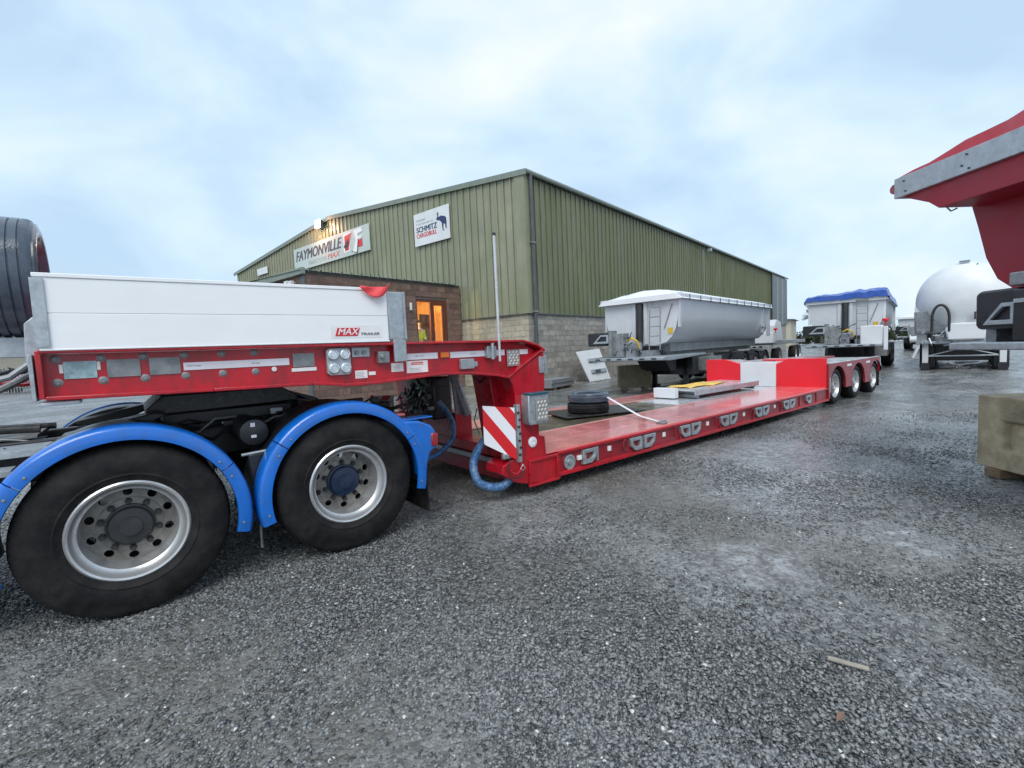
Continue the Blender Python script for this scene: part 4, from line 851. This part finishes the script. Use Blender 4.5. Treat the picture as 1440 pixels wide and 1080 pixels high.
B(-.45, -.422, 14.46, 14.96, 9.02, 9.44).build('lamp_lens', lampglow, fl)
la = bpy.data.lights.new('flood_light', 'POINT'); la.energy = 150; la.color = (1, .50, .32); la.shadow_soft_size = .15; lo = bpy.data.objects.new('flood_light', la); C.objects.link(lo); lo.parent = fl; lo.location = (-.62, 14.7, 9.15)
cc = thing('security_light', 'small pale security light under the eave of the long side wall', 'light', WB, WR); MB().box(20.8, 21.0, -.45, -.2, 7.85, 8.05).box(20.88, 20.94, -.2, -.06, 7.95, 8.0).build('light_body', galv, cc, bevel=.01)
c2 = thing('security_light', 'twin white security lamps on the brown annex wall near its corner', 'light', WB, WR)
MB().box(AX0-.22, AX0-.1, 4.25, 4.45, 4.02, 4.14).box(AX0-.22, AX0-.1, 4.55, 4.75, 4.05, 4.17).box(AX0-.1, AX0-.022, 4.3, 4.7, 4.06, 4.12).build('light_body', whitep, c2, bevel=.01)

# ============================================================ TIPPER TRAILERS
def tipper(name, lab, loc, rz, tub, tarp, Lg=7.6, top_z=2.78, rail=None, tarpstyle='dome', near=True, box=True, group='tipper trailers'):
    t = thing(name, lab, 'trailer', (loc[0], loc[1], 0), rz, group)
    sec_ = [(1.22, top_z), (1.18, 2.25), (1.12, 1.95), (1.00, 1.70), (.82, 1.54), (.55, 1.47), (0, 1.45)]
    half = sec_; full_ = half + [(-y, z) for y, z in reversed(half[:-1])]
    n = len(full_)
    # shell
    vs = []; xsn = [0, Lg*.33, Lg*.66, Lg]
    for x in xsn: vs += [(x, y, z) for y, z in full_]
    MB().add(vs, [(i*n+j, (i+1)*n+j, (i+1)*n+j+1, i*n+j+1) for i in range(3) for j in range(n-1)]).build('tub_shell', tub, t, smooth=True)
    vs = [(.0, y, z) for y, z in full_] + [(.06, y, z) for y, z in full_]
    MB().add(vs, [tuple(range(n))] + [(j, j+1, n+j+1, n+j) for j in range(n-1)]).build('front_wall', tubw if tub is not tubr else tubr, t)
    MB().add([(Lg, y, z) for y, z in full_] + [(Lg-.05, y*.97, z) for y, z in full_], [tuple(range(n)), tuple(range(2*n-1, n-1, -1))]).build('tailgate', tub, t)
    rm_ = rail or tub
    for s_ in (-1, 1):
        MB().box(-.02, Lg+.05, s_*1.275-.055, s_*1.275+.055, top_z-.02, top_z+.13).build('top_rail', rm_, t, bevel=.01)
        q = [(.01, s_*1.19)]; MB().box(.005, .10, min(s_*1.16, s_*1.24), max(s_*1.16, s_*1.24), 1.95, top_z-.02).build('corner_post', rm_, t, bevel=.01)
        MB().box(Lg-.9, Lg-.78, min(s_*1.15, s_*1.24), max(s_*1.15, s_*1.24), 1.75, top_z-.02).build('side_post', rm_, t)
        MB().box(Lg-.15, Lg, min(s_*1.15, s_*1.26), max(s_*1.15, s_*1.26), 1.60, top_z-.02).build('side_post', rm_, t)
    MB().box(-.10, .0, -1.33, 1.33, top_z-.03, top_z+.15).build('front_rail', rm_, t, bevel=.01)
    # tarp
    nx, ny = (26, 16) if tarpstyle == 'dome' else (44, 30); vs = []
    for i in range(nx+1):
        x = -.16+(Lg+.24)*i/nx
        for j in range(ny+1):
            v = j/ny*2-1; y = v*1.36
            if tarpstyle == 'dome':
                end = min(1, (x+.16)/.9)**.5*min(1, max(0, (Lg+.08-x))/.8)**.5 if x < Lg+.07 else 0
                z = top_z+.15+.27*(1-abs(v)**1.6)*max(end, .02 if i else 0)*(1-.35*i/nx)+.03*sin(i*.9+j*2.1)*(1-abs(v))*.5
                if i == 0: z = top_z+.13
            else:
                z = top_z+.28+.09*noisev(x*.9, v*1.5, 4, 1.5)+.05*noisev(x*1.2, v*2.2, 8, 3.2)+.14*max(0, -v)*min(1, (x+.16)/.4)*(1 if x < 1.6 else .3)+.14*(1-v*v)*min(1, (x+.16)/.8)
            if abs(v) > .99: z = top_z-.01 + (0 if tarpstyle == 'dome' else .05*noisev(x, v, 2, 3))
            vs.append((x, y, z))
    fr0 = [(-.17, vs[j][1], top_z-.02+(.0 if tarpstyle == 'dome' else .11+.03*noisev(j, 1, 1, .5))) for j in range(ny+1)]
    base = len(vs); vs += fr0
    o = MB().add(vs, [(i*(ny+1)+j, (i+1)*(ny+1)+j, (i+1)*(ny+1)+j+1, i*(ny+1)+j+1) for i in range(nx) for j in range(ny)] + [(base+j, j, j+1, base+j+1) for j in range(ny)]).build('tarpaulin', tarp, t, smooth=True)
    if tarpstyle == 'dome':
        for k in range(11): 
            x = .4+k*(Lg-.8)/10; MB().tube([(x, -1.37, top_z+.12), (x+.02, -1.37, top_z-.0), (x+.02, -1.34, top_z-.05)], .012, 5).build('tarp_hook', plastic, t)
    # ram and front gear
    MB().cyl((-.10, 0, 1.35), (.0, 0, top_z-.06), .11, 16).build('tipping_ram', black, t, smooth=True)
    MB().box(-.04, .0, -.24, -.14, 1.5, top_z-.05).box(-.04, .0, .14, .24, 1.5, top_z-.05).build('ram_channel', tubw if tub is not tubr else tubr, t)
    ld = MB()
    for y in (-.38, -.72): ld.cyl((-.22, y, 1.32), (-.12, y, top_z+.02), .018, 8)
    for k in range(5): ld.cyl((-.21+.02*k, -.38, 1.45+k*.28), (-.21+.02*k, -.72, 1.45+k*.28), .015, 6)
    ld.box(-.16, .0, -.74, -.36, top_z+.0, top_z+.04).build('ladder', galvd, t)
    MB().cyl((-.03, -.78, 1.95), (-.02, -1.02, top_z-.15), .015, 6).build('stay', galvd, t)
    # chassis
    for y in (-.45, .37): B(-.75, Lg+.1, y, y+.08, 1.10, 1.32).build('chassis_rail', galvd, t)
    MB().prism([(-1.05, 1.05), (-1.05, 1.13), (-.55, 1.15), (2.0, 1.15), (2.0, 1.10), (-.6, 1.02)], -1.2, 1.2).build('front_plate', galv, t, bevel=.01)
    for k in range(6): B(-1.056, -1.05, -1.0+k*.36, -.85+k*.36, 1.07, 1.11).build('plate_slot', plastic, t)
    if box:
        bx_ = MB().prism([(.62, 1.53), (.65, 1.50), (1.25, 1.50), (1.28, 1.53), (1.28, 1.87), (1.25, 1.90), (.65, 1.90), (.62, 1.87)], -.95, -.45, 'x').build('tool_box', plastic, t, bevel=.02)
        mb = MB(); 
        o3 = [(.54, 1.575), (1.08, 1.575), (.80, 1.83), (.54, 1.83)]; i3 = [(.60, 1.635), (.95, 1.635), (.78, 1.78), (.60, 1.78)]
        nn = 4; vv = [(x, y, z) for x in (-1.0, -.955) for y, z in o3] + [(x, y, z) for x in (-1.0, -.955) for y, z in i3]; ff = []
        for i in range(nn):
            j = (i+1) % nn; ff += [(i, j, 2*nn+j, 2*nn+i), (nn+i, 3*nn+i, 3*nn+j, nn+j), (i, nn+i, nn+j, j), (2*nn+i, 2*nn+j, 3*nn+j, 3*nn+i)]
        mb.add(vv, ff).build('box_bracket', galv, t, bevel=.004)
        mbk = MB().box(-.85, -.5, .12, .50, 1.15, 1.85).box(-.95, -.6, .46, .56, 1.2, 1.95); mbk.build('gear_bracket', galvd, t, bevel=.01)
        MB().cyl((-.62, .12, 1.45), (-.62, -.3, 1.45), .13, 16).box(-.75, -.5, -.2, .1, 1.14, 1.4).build('oil_tank', M('tank_grey', (.25, .27, .30), .4), t, smooth=True)
        MB().tube([(-.8, .0, 1.62), (-.85, -.15, 1.7), (-.8, -.3, 1.6), (-.7, -.32, 1.4)], .03, 8).build('yellow_coupling', yellowl, t, smooth=True)
        for k in range(9):
            y0 = random.uniform(-.5, .6); z0 = random.uniform(1.2, 1.85)
            MB().tube([(-.7+random.uniform(-.2, .1), y0+.08*i, z0+random.uniform(-.1, .1)) for i in range(5)], .015, 6).build('hose', plastic, t, smooth=True)
        B(-.02, -.004, -1.02, -.88, 1.78, 1.95).build('yellow_label', yellowl, t)
    for s_ in (-1, 1):
        B(1.9, 2.05, s_*.55-.07, s_*.55+.07, .12, 1.15).build('landing_leg', black, t, bevel=.01); B(1.82, 2.13, s_*.55-.14, s_*.55+.14, .0, .12).build('landing_foot', black, t)
    B(2.4, 3.4, -1.2, -.6, .55, 1.0).build('side_locker', galvd, t, bevel=.01); B(1.9, Lg-.2, -.8, .8, .45, 1.02).build('underbody', black, t); MB().prism([(.3, 1.3), (1.4, 1.0), (1.4, .62), (1.0, .62)], -.48, .48).build('front_frame', black, t); B(.5, Lg-.1, -.7, .7, 1.25, 1.50).build('tipping_frame', galvd, t); B(3.3, 3.5, -.9, .9, .6, 1.1).build('mud_screen', galvd, t)
    for x in (Lg-3.2, Lg-1.89, Lg-.58):
        for s_ in (-1, 1):
            wheel(t, (x, s_*1.06, .50), .50, .34, .285, galvd, dish=.08, flip=(s_ == 1), full=False)
            MB().band([(x+.56*cos(a), .5+.56*sin(a)) for a in np.linspace(.1, pi-.1, 12)], .01, min(s_*.86, s_*1.24), max(s_*.86, s_*1.24)).build('mudguard', plastic, t)
        MB().cyl((x, -1, .5), (x, 1, .5), .07).build('axle', black, t)
    return t
A1 = .148
n1_ = Vector((-sin(A1), cos(A1)))
fc = Vector((12.36, 3.9)) + n1_*1.33
t1 = tipper('tipper_trailer', 'grey half-pipe tipper trailer with white domed tarpaulin beside the warehouse wall', (fc.x, fc.y), A1, tuba, tarpw, Lg=9.0)
MB().box(7.9, 8.15, -1.245, -1.235, 1.93, 1.99).build('maker_plate', ink, t1)
A2 = .186
n2_ = Vector((-sin(A2), cos(A2))); fc = Vector((22.13, 1.448)) + n2_*1.33
t2 = tipper('tipper_trailer', 'pale grey tipper trailer with crumpled blue tarpaulin, end on behind the bogie', (fc.x, fc.y), A2, tubw, tarpb, Lg=8.1, tarpstyle='crumple', rail=whitep)
B(-.98, -.40, -1.22, -.55, 1.12, 1.80).build('white_cabinet', whitep, t2, bevel=.03); B(-1.02, -.9, -1.36, -1.24, .9, 1.75).build('cabinet_bracket', whitep, t2, bevel=.01)
MB().lathe([(.02, 0), (.02, .12), (.09, .16), (.10, .22), (.05, .25), (0, .25)], (-.9, -1.28, 1.78), 16, 'z').build('red_marker', redb, t2, smooth=True)
# far tipper
t4 = tipper('tipper_trailer', 'distant white tipper trailer seen end on between blue tarp trailer and tanker', (47.0, 5.35), .12, whitep, tarpw, Lg=7.6, top_z=2.5)
# third unit: low grey trailer front between the two tippers
A3 = .2
t3 = thing('flatbed_trailer', 'low grey trailer with white cabinet parked between the two tipper trailers', 'trailer', (25.5, 8.1, 0), A3)
B(0, 9, -1.2, 1.2, 1.15, 1.35).build('bed', galvd, t3, bevel=.01); MB().prism([(.1, 1.35), (.1, 2.15), (.5, 2.45), (1.6, 2.35), (2.2, 1.35)], -1.15, 1.0).build('front_body', tubw, t3, bevel=.03)
B(-.6, -.05, -1.2, -.2, 1.25, 1.80).build('white_cabinet', whitep, t3, bevel=.03); B(-.7, .0, -.1, 1.1, 1.3, 1.9).build('grey_cabinet', tubw, t3, bevel=.02)
mb = MB().box(-.75, .0, -1.25, .9, .98, 1.02); [mb.box(-.76, -.72, -1.2+.3*k, -1.05+.3*k, 1.02, 1.12) for k in range(7)]; mb.build('front_step', galv, t3)
for x in (.9, 5.5, 6.8): 
    for s_ in (-1, 1): wheel(t3, (x, s_*1.06, .50), .50, .34, .285, galvd, dish=.08, flip=(s_ == 1), full=False)
MB().lathe([(.02, 0), (.02, .12), (.09, .16), (.10, .22), (.05, .25), (0, .25)], (-.4, -1.28, 1.75), 16, 'z').build('red_marker', redb, t3, smooth=True)

# ============================================================ TANKER
tk = thing('powder_tanker', 'white rounded powder tanker trailer parked front on behind the red tipper', 'trailer', (23.9, -.35, 0), .14)
TZ, TR = 2.62, 1.42
pr = [(0.0, -.02), (.35, .0), (.75, .10), (1.05, .28), (1.28, .55), (1.40, .95), (1.42, 1.4), (1.42, 7.0), (1.3, 7.8), (.9, 8.3), (0, 8.5)]
MB().lathe([(r, h) for r, h in pr], (0, 0, TZ), 56, 'x').build('tank', whitep, tk, smooth=True)
MB().prism([(-.60, 1.12), (.42, 1.12), (.50, 1.55), (.35, 1.75), (-.5, 1.75), (-.62, 1.5)], -.12, .3, 'x').build('front_apron', whitep, tk, bevel=.05)
B(-.16, -.05, -.50, -.28, 1.85, 2.12).build('company_plate', ink, tk); text('K', 'lettering', inkw, tk, (-.163, -.33, 1.89), .18, .13, rot=WEST, bold=.02)
MB().tube([(-.10, .62+.24*cos(a), 1.95+(.62 if sin(a) > 0 else 0)*0+.5*max(0, sin(a))+(.0)) for a in np.linspace(0, pi, 14)] , .045, 10).tube([(-.10, .86, 1.95), (-.1, .86, 1.45)], .045, 10).tube([(-.1, .38, 1.95), (-.1, .38, 1.45)], .045, 10).build('delivery_hose', plastic, tk, smooth=True)
MB().prism([(.35, 1.4), (1.35, 1.4), (1.41, 2.25), (.35, 2.32)], .30, .42, 'x').build('grey_panel', galvd, tk, bevel=.03)
for s_ in (-1, 1):
    B(.35, .55, s_*1.06-.09, s_*1.06+.09, .26, 1.12).build('landing_leg', whitep, tk, bevel=.01); B(.28, .62, s_*1.06-.13, s_*1.06+.13, .0, .26).build('landing_foot', black, tk)
MB().cyl((.45, -1.0, .52), (.45, 1.0, .52), .03).cyl((.45, -1.0, .52), (.45, .0, .82), .025).cyl((.45, 1.0, .52), (.45, .0, .82), .025).build('leg_brace', galv, tk, smooth=True)
B(.2, .5, -1.0, 1.2, 1.0, 1.1).build('front_beam', galv, tk, bevel=.01)
for y in (-.45, .37): B(.3, 8, y, y+.08, .95, 1.12).build('chassis_rail', galvd, tk)
mb = MB()
for k in range(12):
    y = random.uniform(.5, 1.45); z = random.uniform(.85, 1.5); mb.tube([(.1+random.uniform(-.2, .2), y, z), (.1, y+random.uniform(-.3, .3), z+random.uniform(-.2, .2)), (.2, y+random.uniform(-.4, .2), z+random.uniform(-.2, .3))], .03, 6)
mb.build('pipework', galv, tk, smooth=True); MB().cyl((.0, 1.3, 1.2), (.0, 1.5, 1.2), .12).cyl((-.1, 1.25, .9), (-.1, 1.4, .5), .05).build('valve_gear', whitep, tk, smooth=True)
for k in range(4): B(.7+k*1.3, .9+k*1.3, -.15, .15, TZ+TR-.02, TZ+TR+.03).build('top_hatch', galvd, tk)
MB().cyl((.5, -.35, TZ+1.27), (7, -.35, TZ+1.46), .02).build('top_rail', galvd, tk)
for x in (5.0, 6.3, 7.6):
    for s_ in (-1, 1): wheel(tk, (x, s_*1.06, .50), .50, .34, .285, galvd, dish=.08, flip=(s_ == 1), full=False)
B(1.3, 8.0, -1.2, 1.2, .30, .95).build('undercarriage', black, tk)
MB().prism([(1.02, .98), (1.36, .98), (1.40, 1.7), (1.40, 2.5), (1.05, 2.0)], .55, 6.5, 'x').prism([(-1.02, .98), (-1.36, .98), (-1.40, 1.7), (-1.40, 2.5), (-1.05, 2.0)], .55, 6.5, 'x').build('tank_skirt', whitep, tk, bevel=.02)
B(.9, 1.3, .8, 1.25, .0+.02, 1.0).build('front_wheel_guard', black, tk, bevel=.05); B(.9, 1.3, -1.25, -.8, .02, 1.0).build('front_wheel_guard', black, tk, bevel=.05)

# ============================================================ RED TIPPER CLOSE ON THE RIGHT
A5 = math.radians(-35.4); ux = Vector((cos(A5), sin(A5))); vy = Vector((-sin(A5), cos(A5)))
cnr = Vector((6.02, -2.33)); org = cnr - vy*1.33
t5 = thing('tipper_trailer', 'red tipper trailer with galvanised rim close by at the right edge', 'trailer', (org.x, org.y, 0), A5, 'tipper trailers')
TZ5 = 2.86
sec5 = [(1.00, 2.72), (.92, 2.45), (.84, 2.15), (.74, 1.95), (.60, 1.84), (0, 1.80)]; full5 = sec5+[(-y, z) for y, z in reversed(sec5[:-1])]; n = len(full5)
vs = [];
for x in (.42, 3, 7.4): vs += [(x, y, z) for y, z in full5]
MB().add(vs, [(i*n+j, (i+1)*n+j, (i+1)*n+j+1, i*n+j+1) for i in range(2) for j in range(n-1)] + [tuple(range(n)), tuple(range(3*n-1, 2*n-1, -1))]).build('tub_shell', tubr, t5)
MB().prism([(-1.30, TZ5+.02), (1.30, TZ5+.02), (1.29, TZ5-.02), (1.0, 2.70), (.9, 2.62), (-.9, 2.62), (-1.0, 2.70), (-1.29, TZ5-.02)], .02, 7.4, 'x').build('overhang', tubr, t5, bevel=.005)
B(-.02, .03, -1.33, 1.33, TZ5-.03, TZ5+.16).build('front_rail', galv, t5, bevel=.006)
for y in (-1.33, 1.29): B(.03, 7.4, y, y+.04, TZ5-.03, TZ5+.16).build('top_rail', galv, t5, bevel=.006)
for y, z in ((1.22, TZ5+.11), (1.20, TZ5+.01), (.62, TZ5+.12), (.66, TZ5+.04), (.60, TZ5+.0)): MB().cyl((-.028, y, z), (-.015, y, z), .008, 8).build('rivet', plastic, t5)
MB().cyl((-.005, 1.335, TZ5+.07), (.05, 1.35, TZ5+.07), .05, 12).build('end_marker', redlens, t5)
vs = []; nx, ny = 8, 16
for i in range(nx+1):
    for j in range(ny+1):
        v = j/ny*2-1; x = .0+7.4*i/nx; vs.append((x, v*1.30, TZ5+.155+.15*(1-abs(v))**.85+.012*sin(j*1.7+i)))
MB().add(vs, [(i*(ny+1)+j, (i+1)*(ny+1)+j, (i+1)*(ny+1)+j+1, i*(ny+1)+j+1) for i in range(nx) for j in range(ny)] + [tuple(range(ny+1))]).build('tarpaulin', tarpr, t5, smooth=True)
MB().tube([(.25, 1.02, 2.72), (.24, 1.04, 2.66), (.26, 1.02, 2.62), (.30, 1.0, 2.64)], .008, 6).build('tarp_hook', galv, t5)
MB().prism([(-.35, 1.54), (-.32, 1.51), (.42, 1.51), (.45, 1.54), (.45, 1.79), (.42, 1.82), (-.32, 1.82), (-.35, 1.79)], -.1, .25, 'x').build('tool_box', plastic, t5, bevel=.02)
mb = MB(); o3 = [(.13, 1.545), (.355, 1.545), (.22, 1.71), (.13, 1.71)]; i3 = [(.155, 1.58), (.31, 1.58), (.21, 1.68), (.155, 1.68)]; nn = 4
vv = [(x, y, z) for x in (-.14, -.105) for y, z in o3] + [(x, y, z) for x in (-.14, -.105) for y, z in i3]; ff = []
for i in range(nn):
    j = (i+1) % nn; ff += [(i, j, 2*nn+j, 2*nn+i), (nn+i, 3*nn+i, 3*nn+j, nn+j), (i, nn+i, nn+j, j), (2*nn+i, 2*nn+j, 3*nn+j, 3*nn+i)]
mb.add(vv, ff).build('box_bracket', galv, t5, bevel=.004)
B(-.16, .2, -.4, .12, 1.42, 1.80).build('gear_bracket', black, t5, bevel=.01); B(-.14, .1, -.2, .17, 1.83, 1.93).build('gear_cap', galvd, t5, bevel=.01); B(-.18, -.161, -.2, .10, 1.70, 1.73).build('gear_strap', galv, t5); B(-.2, 2.0, -1.1, .57, 1.35, 1.41).build('front_plate', galv, t5, bevel=.01)
for y in (-.45, .37): B(.0, 7.4, y, y+.08, 1.38, 1.60).build('chassis_rail', galvd, t5)
B(.5, 7.2, -.6, .6, 1.6, 1.82).build('tipping_frame', black, t5)
for x in (4.2, 5.5, 6.8):
    for s_ in (-1, 1): wheel(t5, (x, s_*1.06, .50), .50, .34, .285, galvd, dish=.08, flip=(s_ == 1), full=False)
    MB().cyl((x, -1, .5), (x, 1, .5), .07).build('axle', black, t5)
for s_ in (-1, 1): B(2.2, 2.36, s_*.6-.07, s_*.6+.07, .0, 1.3).build('landing_leg', black, t5)

# ============================================================ LOOSE OBJECTS IN THE YARD
def blockthing(name, lab, loc, rz, L_, D_, H_, mat, z0=.09, recess=False, timber=True):
    t = thing(name, lab, 'concrete block', (*loc, 0), rz)
    mb = MB().box(-L_/2, L_/2, -D_/2+.06, D_/2, z0, z0+H_)
    f = MB()
    if recess:
        y0, y1 = -D_/2, -D_/2+.059
        a, b, c_, d_ = -L_/2+.26, L_/2-.26, z0+H_*.26, z0+H_*.68
        o_q = [(-L_/2, z0), (L_/2, z0), (L_/2, z0+H_), (-L_/2, z0+H_)]; i_q = [(a, c_), (b, c_), (b, d_), (a, d_)]; i_b = [(a+.03, c_+.03), (b-.03, c_+.03), (b-.03, d_-.03), (a+.03, d_-.03)]
        f.add([(x, y0, z) for x, z in o_q]+[(x, y0, z) for x, z in i_q]+[(x, y1, z) for x, z in i_b]+[(x, y1, z) for x, z in o_q], [(i, (i+1) % 4, 4+(i+1) % 4, 4+i) for i in range(4)]+[(4+i, 4+(i+1) % 4, 8+(i+1) % 4, 8+i) for i in range(4)]+[(i, (i+1) % 4, 12+(i+1) % 4, 12+i) for i in range(4)])
    else: f.box(-L_/2, L_/2, -D_/2, -D_/2+.059, z0, z0+H_)
    mb.build('block_body', mat, t, bevel=.02); f.build('block_face', mat, t, bevel=.014)
    if timber:
        for x in (-L_*.32, L_*.32): B(x-.08, x+.08, -D_/2-.02, D_/2, 0, z0).build('bearer', wood, t, bevel=.006)
    return t
blockthing('concrete_block', 'mossy grey concrete block under the front of the white tarp tipper', (13.15, 6.25), .19+pi/2+pi+ .55, 1.05, .8, .72, conc)
cb = blockthing('concrete_block', 'buff concrete block with recessed panel on timber at the right edge', (6.87, -3.50), math.radians(-130), 1.05, .8, .74, concb, z0=.09, recess=True)
cbp = Vector((6.90, -2.80))
st_ = thing('kerb_stack', 'stack of pale grey concrete slabs against the block wall', 'slabs', (12.35, 9.35, 0), .28)
for k in range(4): B(-.9+.03*k, .9-.04*k, -.45+.02*(k % 2), .35, .08+k*.075, .15+k*.075).build('slab', slabm, st_, bevel=.006)
for x in (-.6, .6): B(x-.05, x+.05, -.45, .35, 0, .08).build('bearer', wood, st_)
pn = thing('metal_panel', 'leaning white sheet metal panel propped against the grey block wall', 'panel', (15.9, 10.2, 0), .195)
mm = Matrix.Rotation(-.30, 4, 'X')
MB().prism([(-.75, .0), (1.05, .0), (.85, 1.45), (-1.15, 1.36)], -.02, .02, m=mm).build('sheet', whitep, pn, bevel=.004)
for z in (.35, .85): MB().box(-.45, .8, -.09, -.021, z, z+.16, mm).build('clamp_bar', galv, pn, bevel=.008); MB().box(-.15, .2, -.13, -.091, z+.02, z+.12, mm).build('clamp_block', black, pn)
for k, (x, y, rz, lab) in enumerate(((2.46, -2.97, -1.27, 'short pale strip of wood lying on the gravel'),)):
    w_ = thing('wood_strip', lab, 'wood', (x, y, .010), rz); B(-.078, .078, -.013, .013, 0, .010).build('strip', M('pale_wood', (.33, .29, .24), .7, var=.2, vs=20), w_, bevel=.002)
lf = MB().add([(0, 0, .004), (.05, .012, .012), (.085, 0, .004), (.045, -.014, .008)], [(0, 1, 2, 3)]).build('dead_leaf', M('leaf_brown', (.22, .12, .08), .7)); lf.location = (2.05, -3.05, 0); tag(lf, 'small curled brown leaf on the gravel below the wood strip', 'leaf')
# rubble strip along the wall
mb = MB()
for k in range(500):
    s_ = random.uniform(-.5, 12); tt = -random.uniform(0.05, 1.0)**1.3*1.2; x = WB[0]+cos(WR)*s_-sin(WR)*tt; y = WB[1]+sin(WR)*s_+cos(WR)*tt; a = random.uniform(.01, .05)
    mb.box(-a, a, -a*.7, a*.7, -a*.4, a*.4, Matrix.Translation((x, y, a*.1)) @ Matrix.Rotation(random.uniform(0, 6), 4, 'Z') @ Matrix.Rotation(random.uniform(-.5, .5), 4, 'X'))
tag(mb.build('rubble', bgrey), 'broken stone and debris along the foot of the side wall', 'rubble', kind='stuff')

# ============================================================ BACKGROUND
# left: palisade fence, cars, low shed
fe = thing('palisade_fence', 'pale palisade fence across the far left of the yard', 'fence', (-16, 42, 0), .38)
pale = MB().prism([(-.035, 0), (.035, 0), (.035, 1.7), (0, 1.8), (-.035, 1.7)], -.01, .01).mesh('pale', galv)
for k in range(110): link('pale', pale, fe, loc=(k*.155, 0, .05))
for z in (.4, 1.4): B(-.1, 17.1, .012, .05, z, z+.05).build('rail', galv, fe)
for k in range(7): B(k*2.8-.05, k*2.8+.05, .05, .15, 0, 1.8).build('post', galv, fe)
def carthing(lab, loc, rz, mat):
    t = thing('parked_car', lab, 'car', (*loc, 0), rz, 'cars parked beyond the palisade fence')
    MB().prism([(-2.1, .3), (-2.15, .75), (-2.0, .92), (-1.2, 1.0), (-.6, 1.42), (.9, 1.45), (1.7, 1.0), (2.1, .9), (2.15, .35)], -.85, .85).build('body', mat, t, bevel=.08)
    MB().prism([(-1.05, 1.0), (-.55, 1.36), (.85, 1.39), (1.5, 1.02)], -.86, .86).build('window', glassd, t)
    for x in (-1.35, 1.35):
        for y in (-.8, .8): MB().lathe([(.0, -.1), (.3, -.1), (.32, -.06), (.32, .06), (.3, .1), (0, .1)], (x, y, .32), 24).build('wheel', rubber, t, smooth=True)
carthing('white car beyond the fence at the far left', (-10.5, 48), .4, carw); carthing('red car beyond the fence, just left of the gooseneck', (-6.0, 49.5), .4, carr); carthing('second white car beyond the fence, farthest left', (-15, 46.5), .4, carw)
sh = thing('distant_shed', 'long low cream shed beyond the fence at far left', 'building', (-10, 75, 0), .45)
B(-32, 6, 0, 12, 0, 4.6).build('wall', cream, sh); MB().prism([(-.5, 4.55), (6, 6.0), (12.5, 4.55)], -32.5, 6.5, 'x').build('roof', whitep, sh); B(-32.5, 6.5, -.6, -.45, 4.3, 4.55).build('gutter', pipem, sh)
# right: far wall, hedge, tree
fwl = thing('distant_barn', 'low cream wall of a distant building past the warehouse end', 'building', (80, 27, 0), .3); B(0, 12, 0, 20, 0, 4.2).build('wall', cream, fwl); MB().prism([(-.5, 4.2), (10, 5.2), (20.5, 4.2)], -.5, 12.5, 'x').build('roof', roofm, fwl)
def leafmass(name, mat, lab, cx, cy, rz, Lx, Ly, H, n, cat='hedge'):
    V = rng.random((n, 3)); P = np.stack([(V[:, 0]-.5)*Lx, (V[:, 1]-.5)*Ly, V[:, 2]**.8*H*(.75+.5*np.sin(V[:, 0]*37)*.4+.1*rng.standard_normal(n))], 1)
    q = rng.standard_normal((n, 3, 3))*.28; T = P[:, None]+q; c, s_ = cos(rz), sin(rz); X = T[..., 0]*c-T[..., 1]*s_+cx; Y = T[..., 0]*s_+T[..., 1]*c+cy
    W_ = np.stack([X, Y, np.abs(T[..., 2])], -1).reshape(-1, 3); me = bpy.data.meshes.new(name); me.from_pydata(W_.tolist(), [], np.arange(n*3).reshape(-1, 3).tolist()); me.materials.append(mat)
    return tag(link(name, me), lab, cat, kind='stuff')
leafmass('hedge', green_leaf, 'dark distant hedge and scrub along the far edge of the yard', 96, 22, 1.75, 60, 3, 2.6, 6000)
leafmass('hedge', green_leaf, 'dark hedge behind the fence at far left', -16, 62, .42, 60, 3, 2.4, 5000)
leafmass('distant_woodland', green_leaf, 'low band of distant woodland on the horizon', 240, -40, 1.45, 420, 10, 5, 9000, 'woodland')
def bare_tree(lab, x, y, H):
    t = thing('bare_tree', lab, 'tree', (x, y, 0)); MB().tube([(0, 0, 0), (.1, 0, H*.3), (0, .1, H*.45)], .2, 8, rf=lambda i: .22-.05*i).build('trunk', barkm, t, smooth=True)
    mb = MB()
    def br(p, d_, l, r, dep):
        q = p+d_*l; mb.tube([p, p+(q-p)*.5+Vector((random.uniform(-.1, .1)*l,)*3), q], r, 4)
        if dep:
            for _ in range(4): br(q if random.random() < .6 else p+(q-p)*.7, (d_+Vector([random.uniform(-.7, .7) for _ in range(3)])).normalized(), l*.68, r*.6, dep-1)
    for _ in range(7): br(Vector((0, .05, H*random.uniform(.28, .45))), Vector((random.uniform(-.8, .8), random.uniform(-.8, .8), 1)).normalized(), H*.24, .08, 3)
    mb.build('crown', barkm, t)
bare_tree('bare winter tree just past the far warehouse corner', 84, 24.2, 7); bare_tree('smaller bare tree right of the distant cream barn', 92, 21.5, 6)
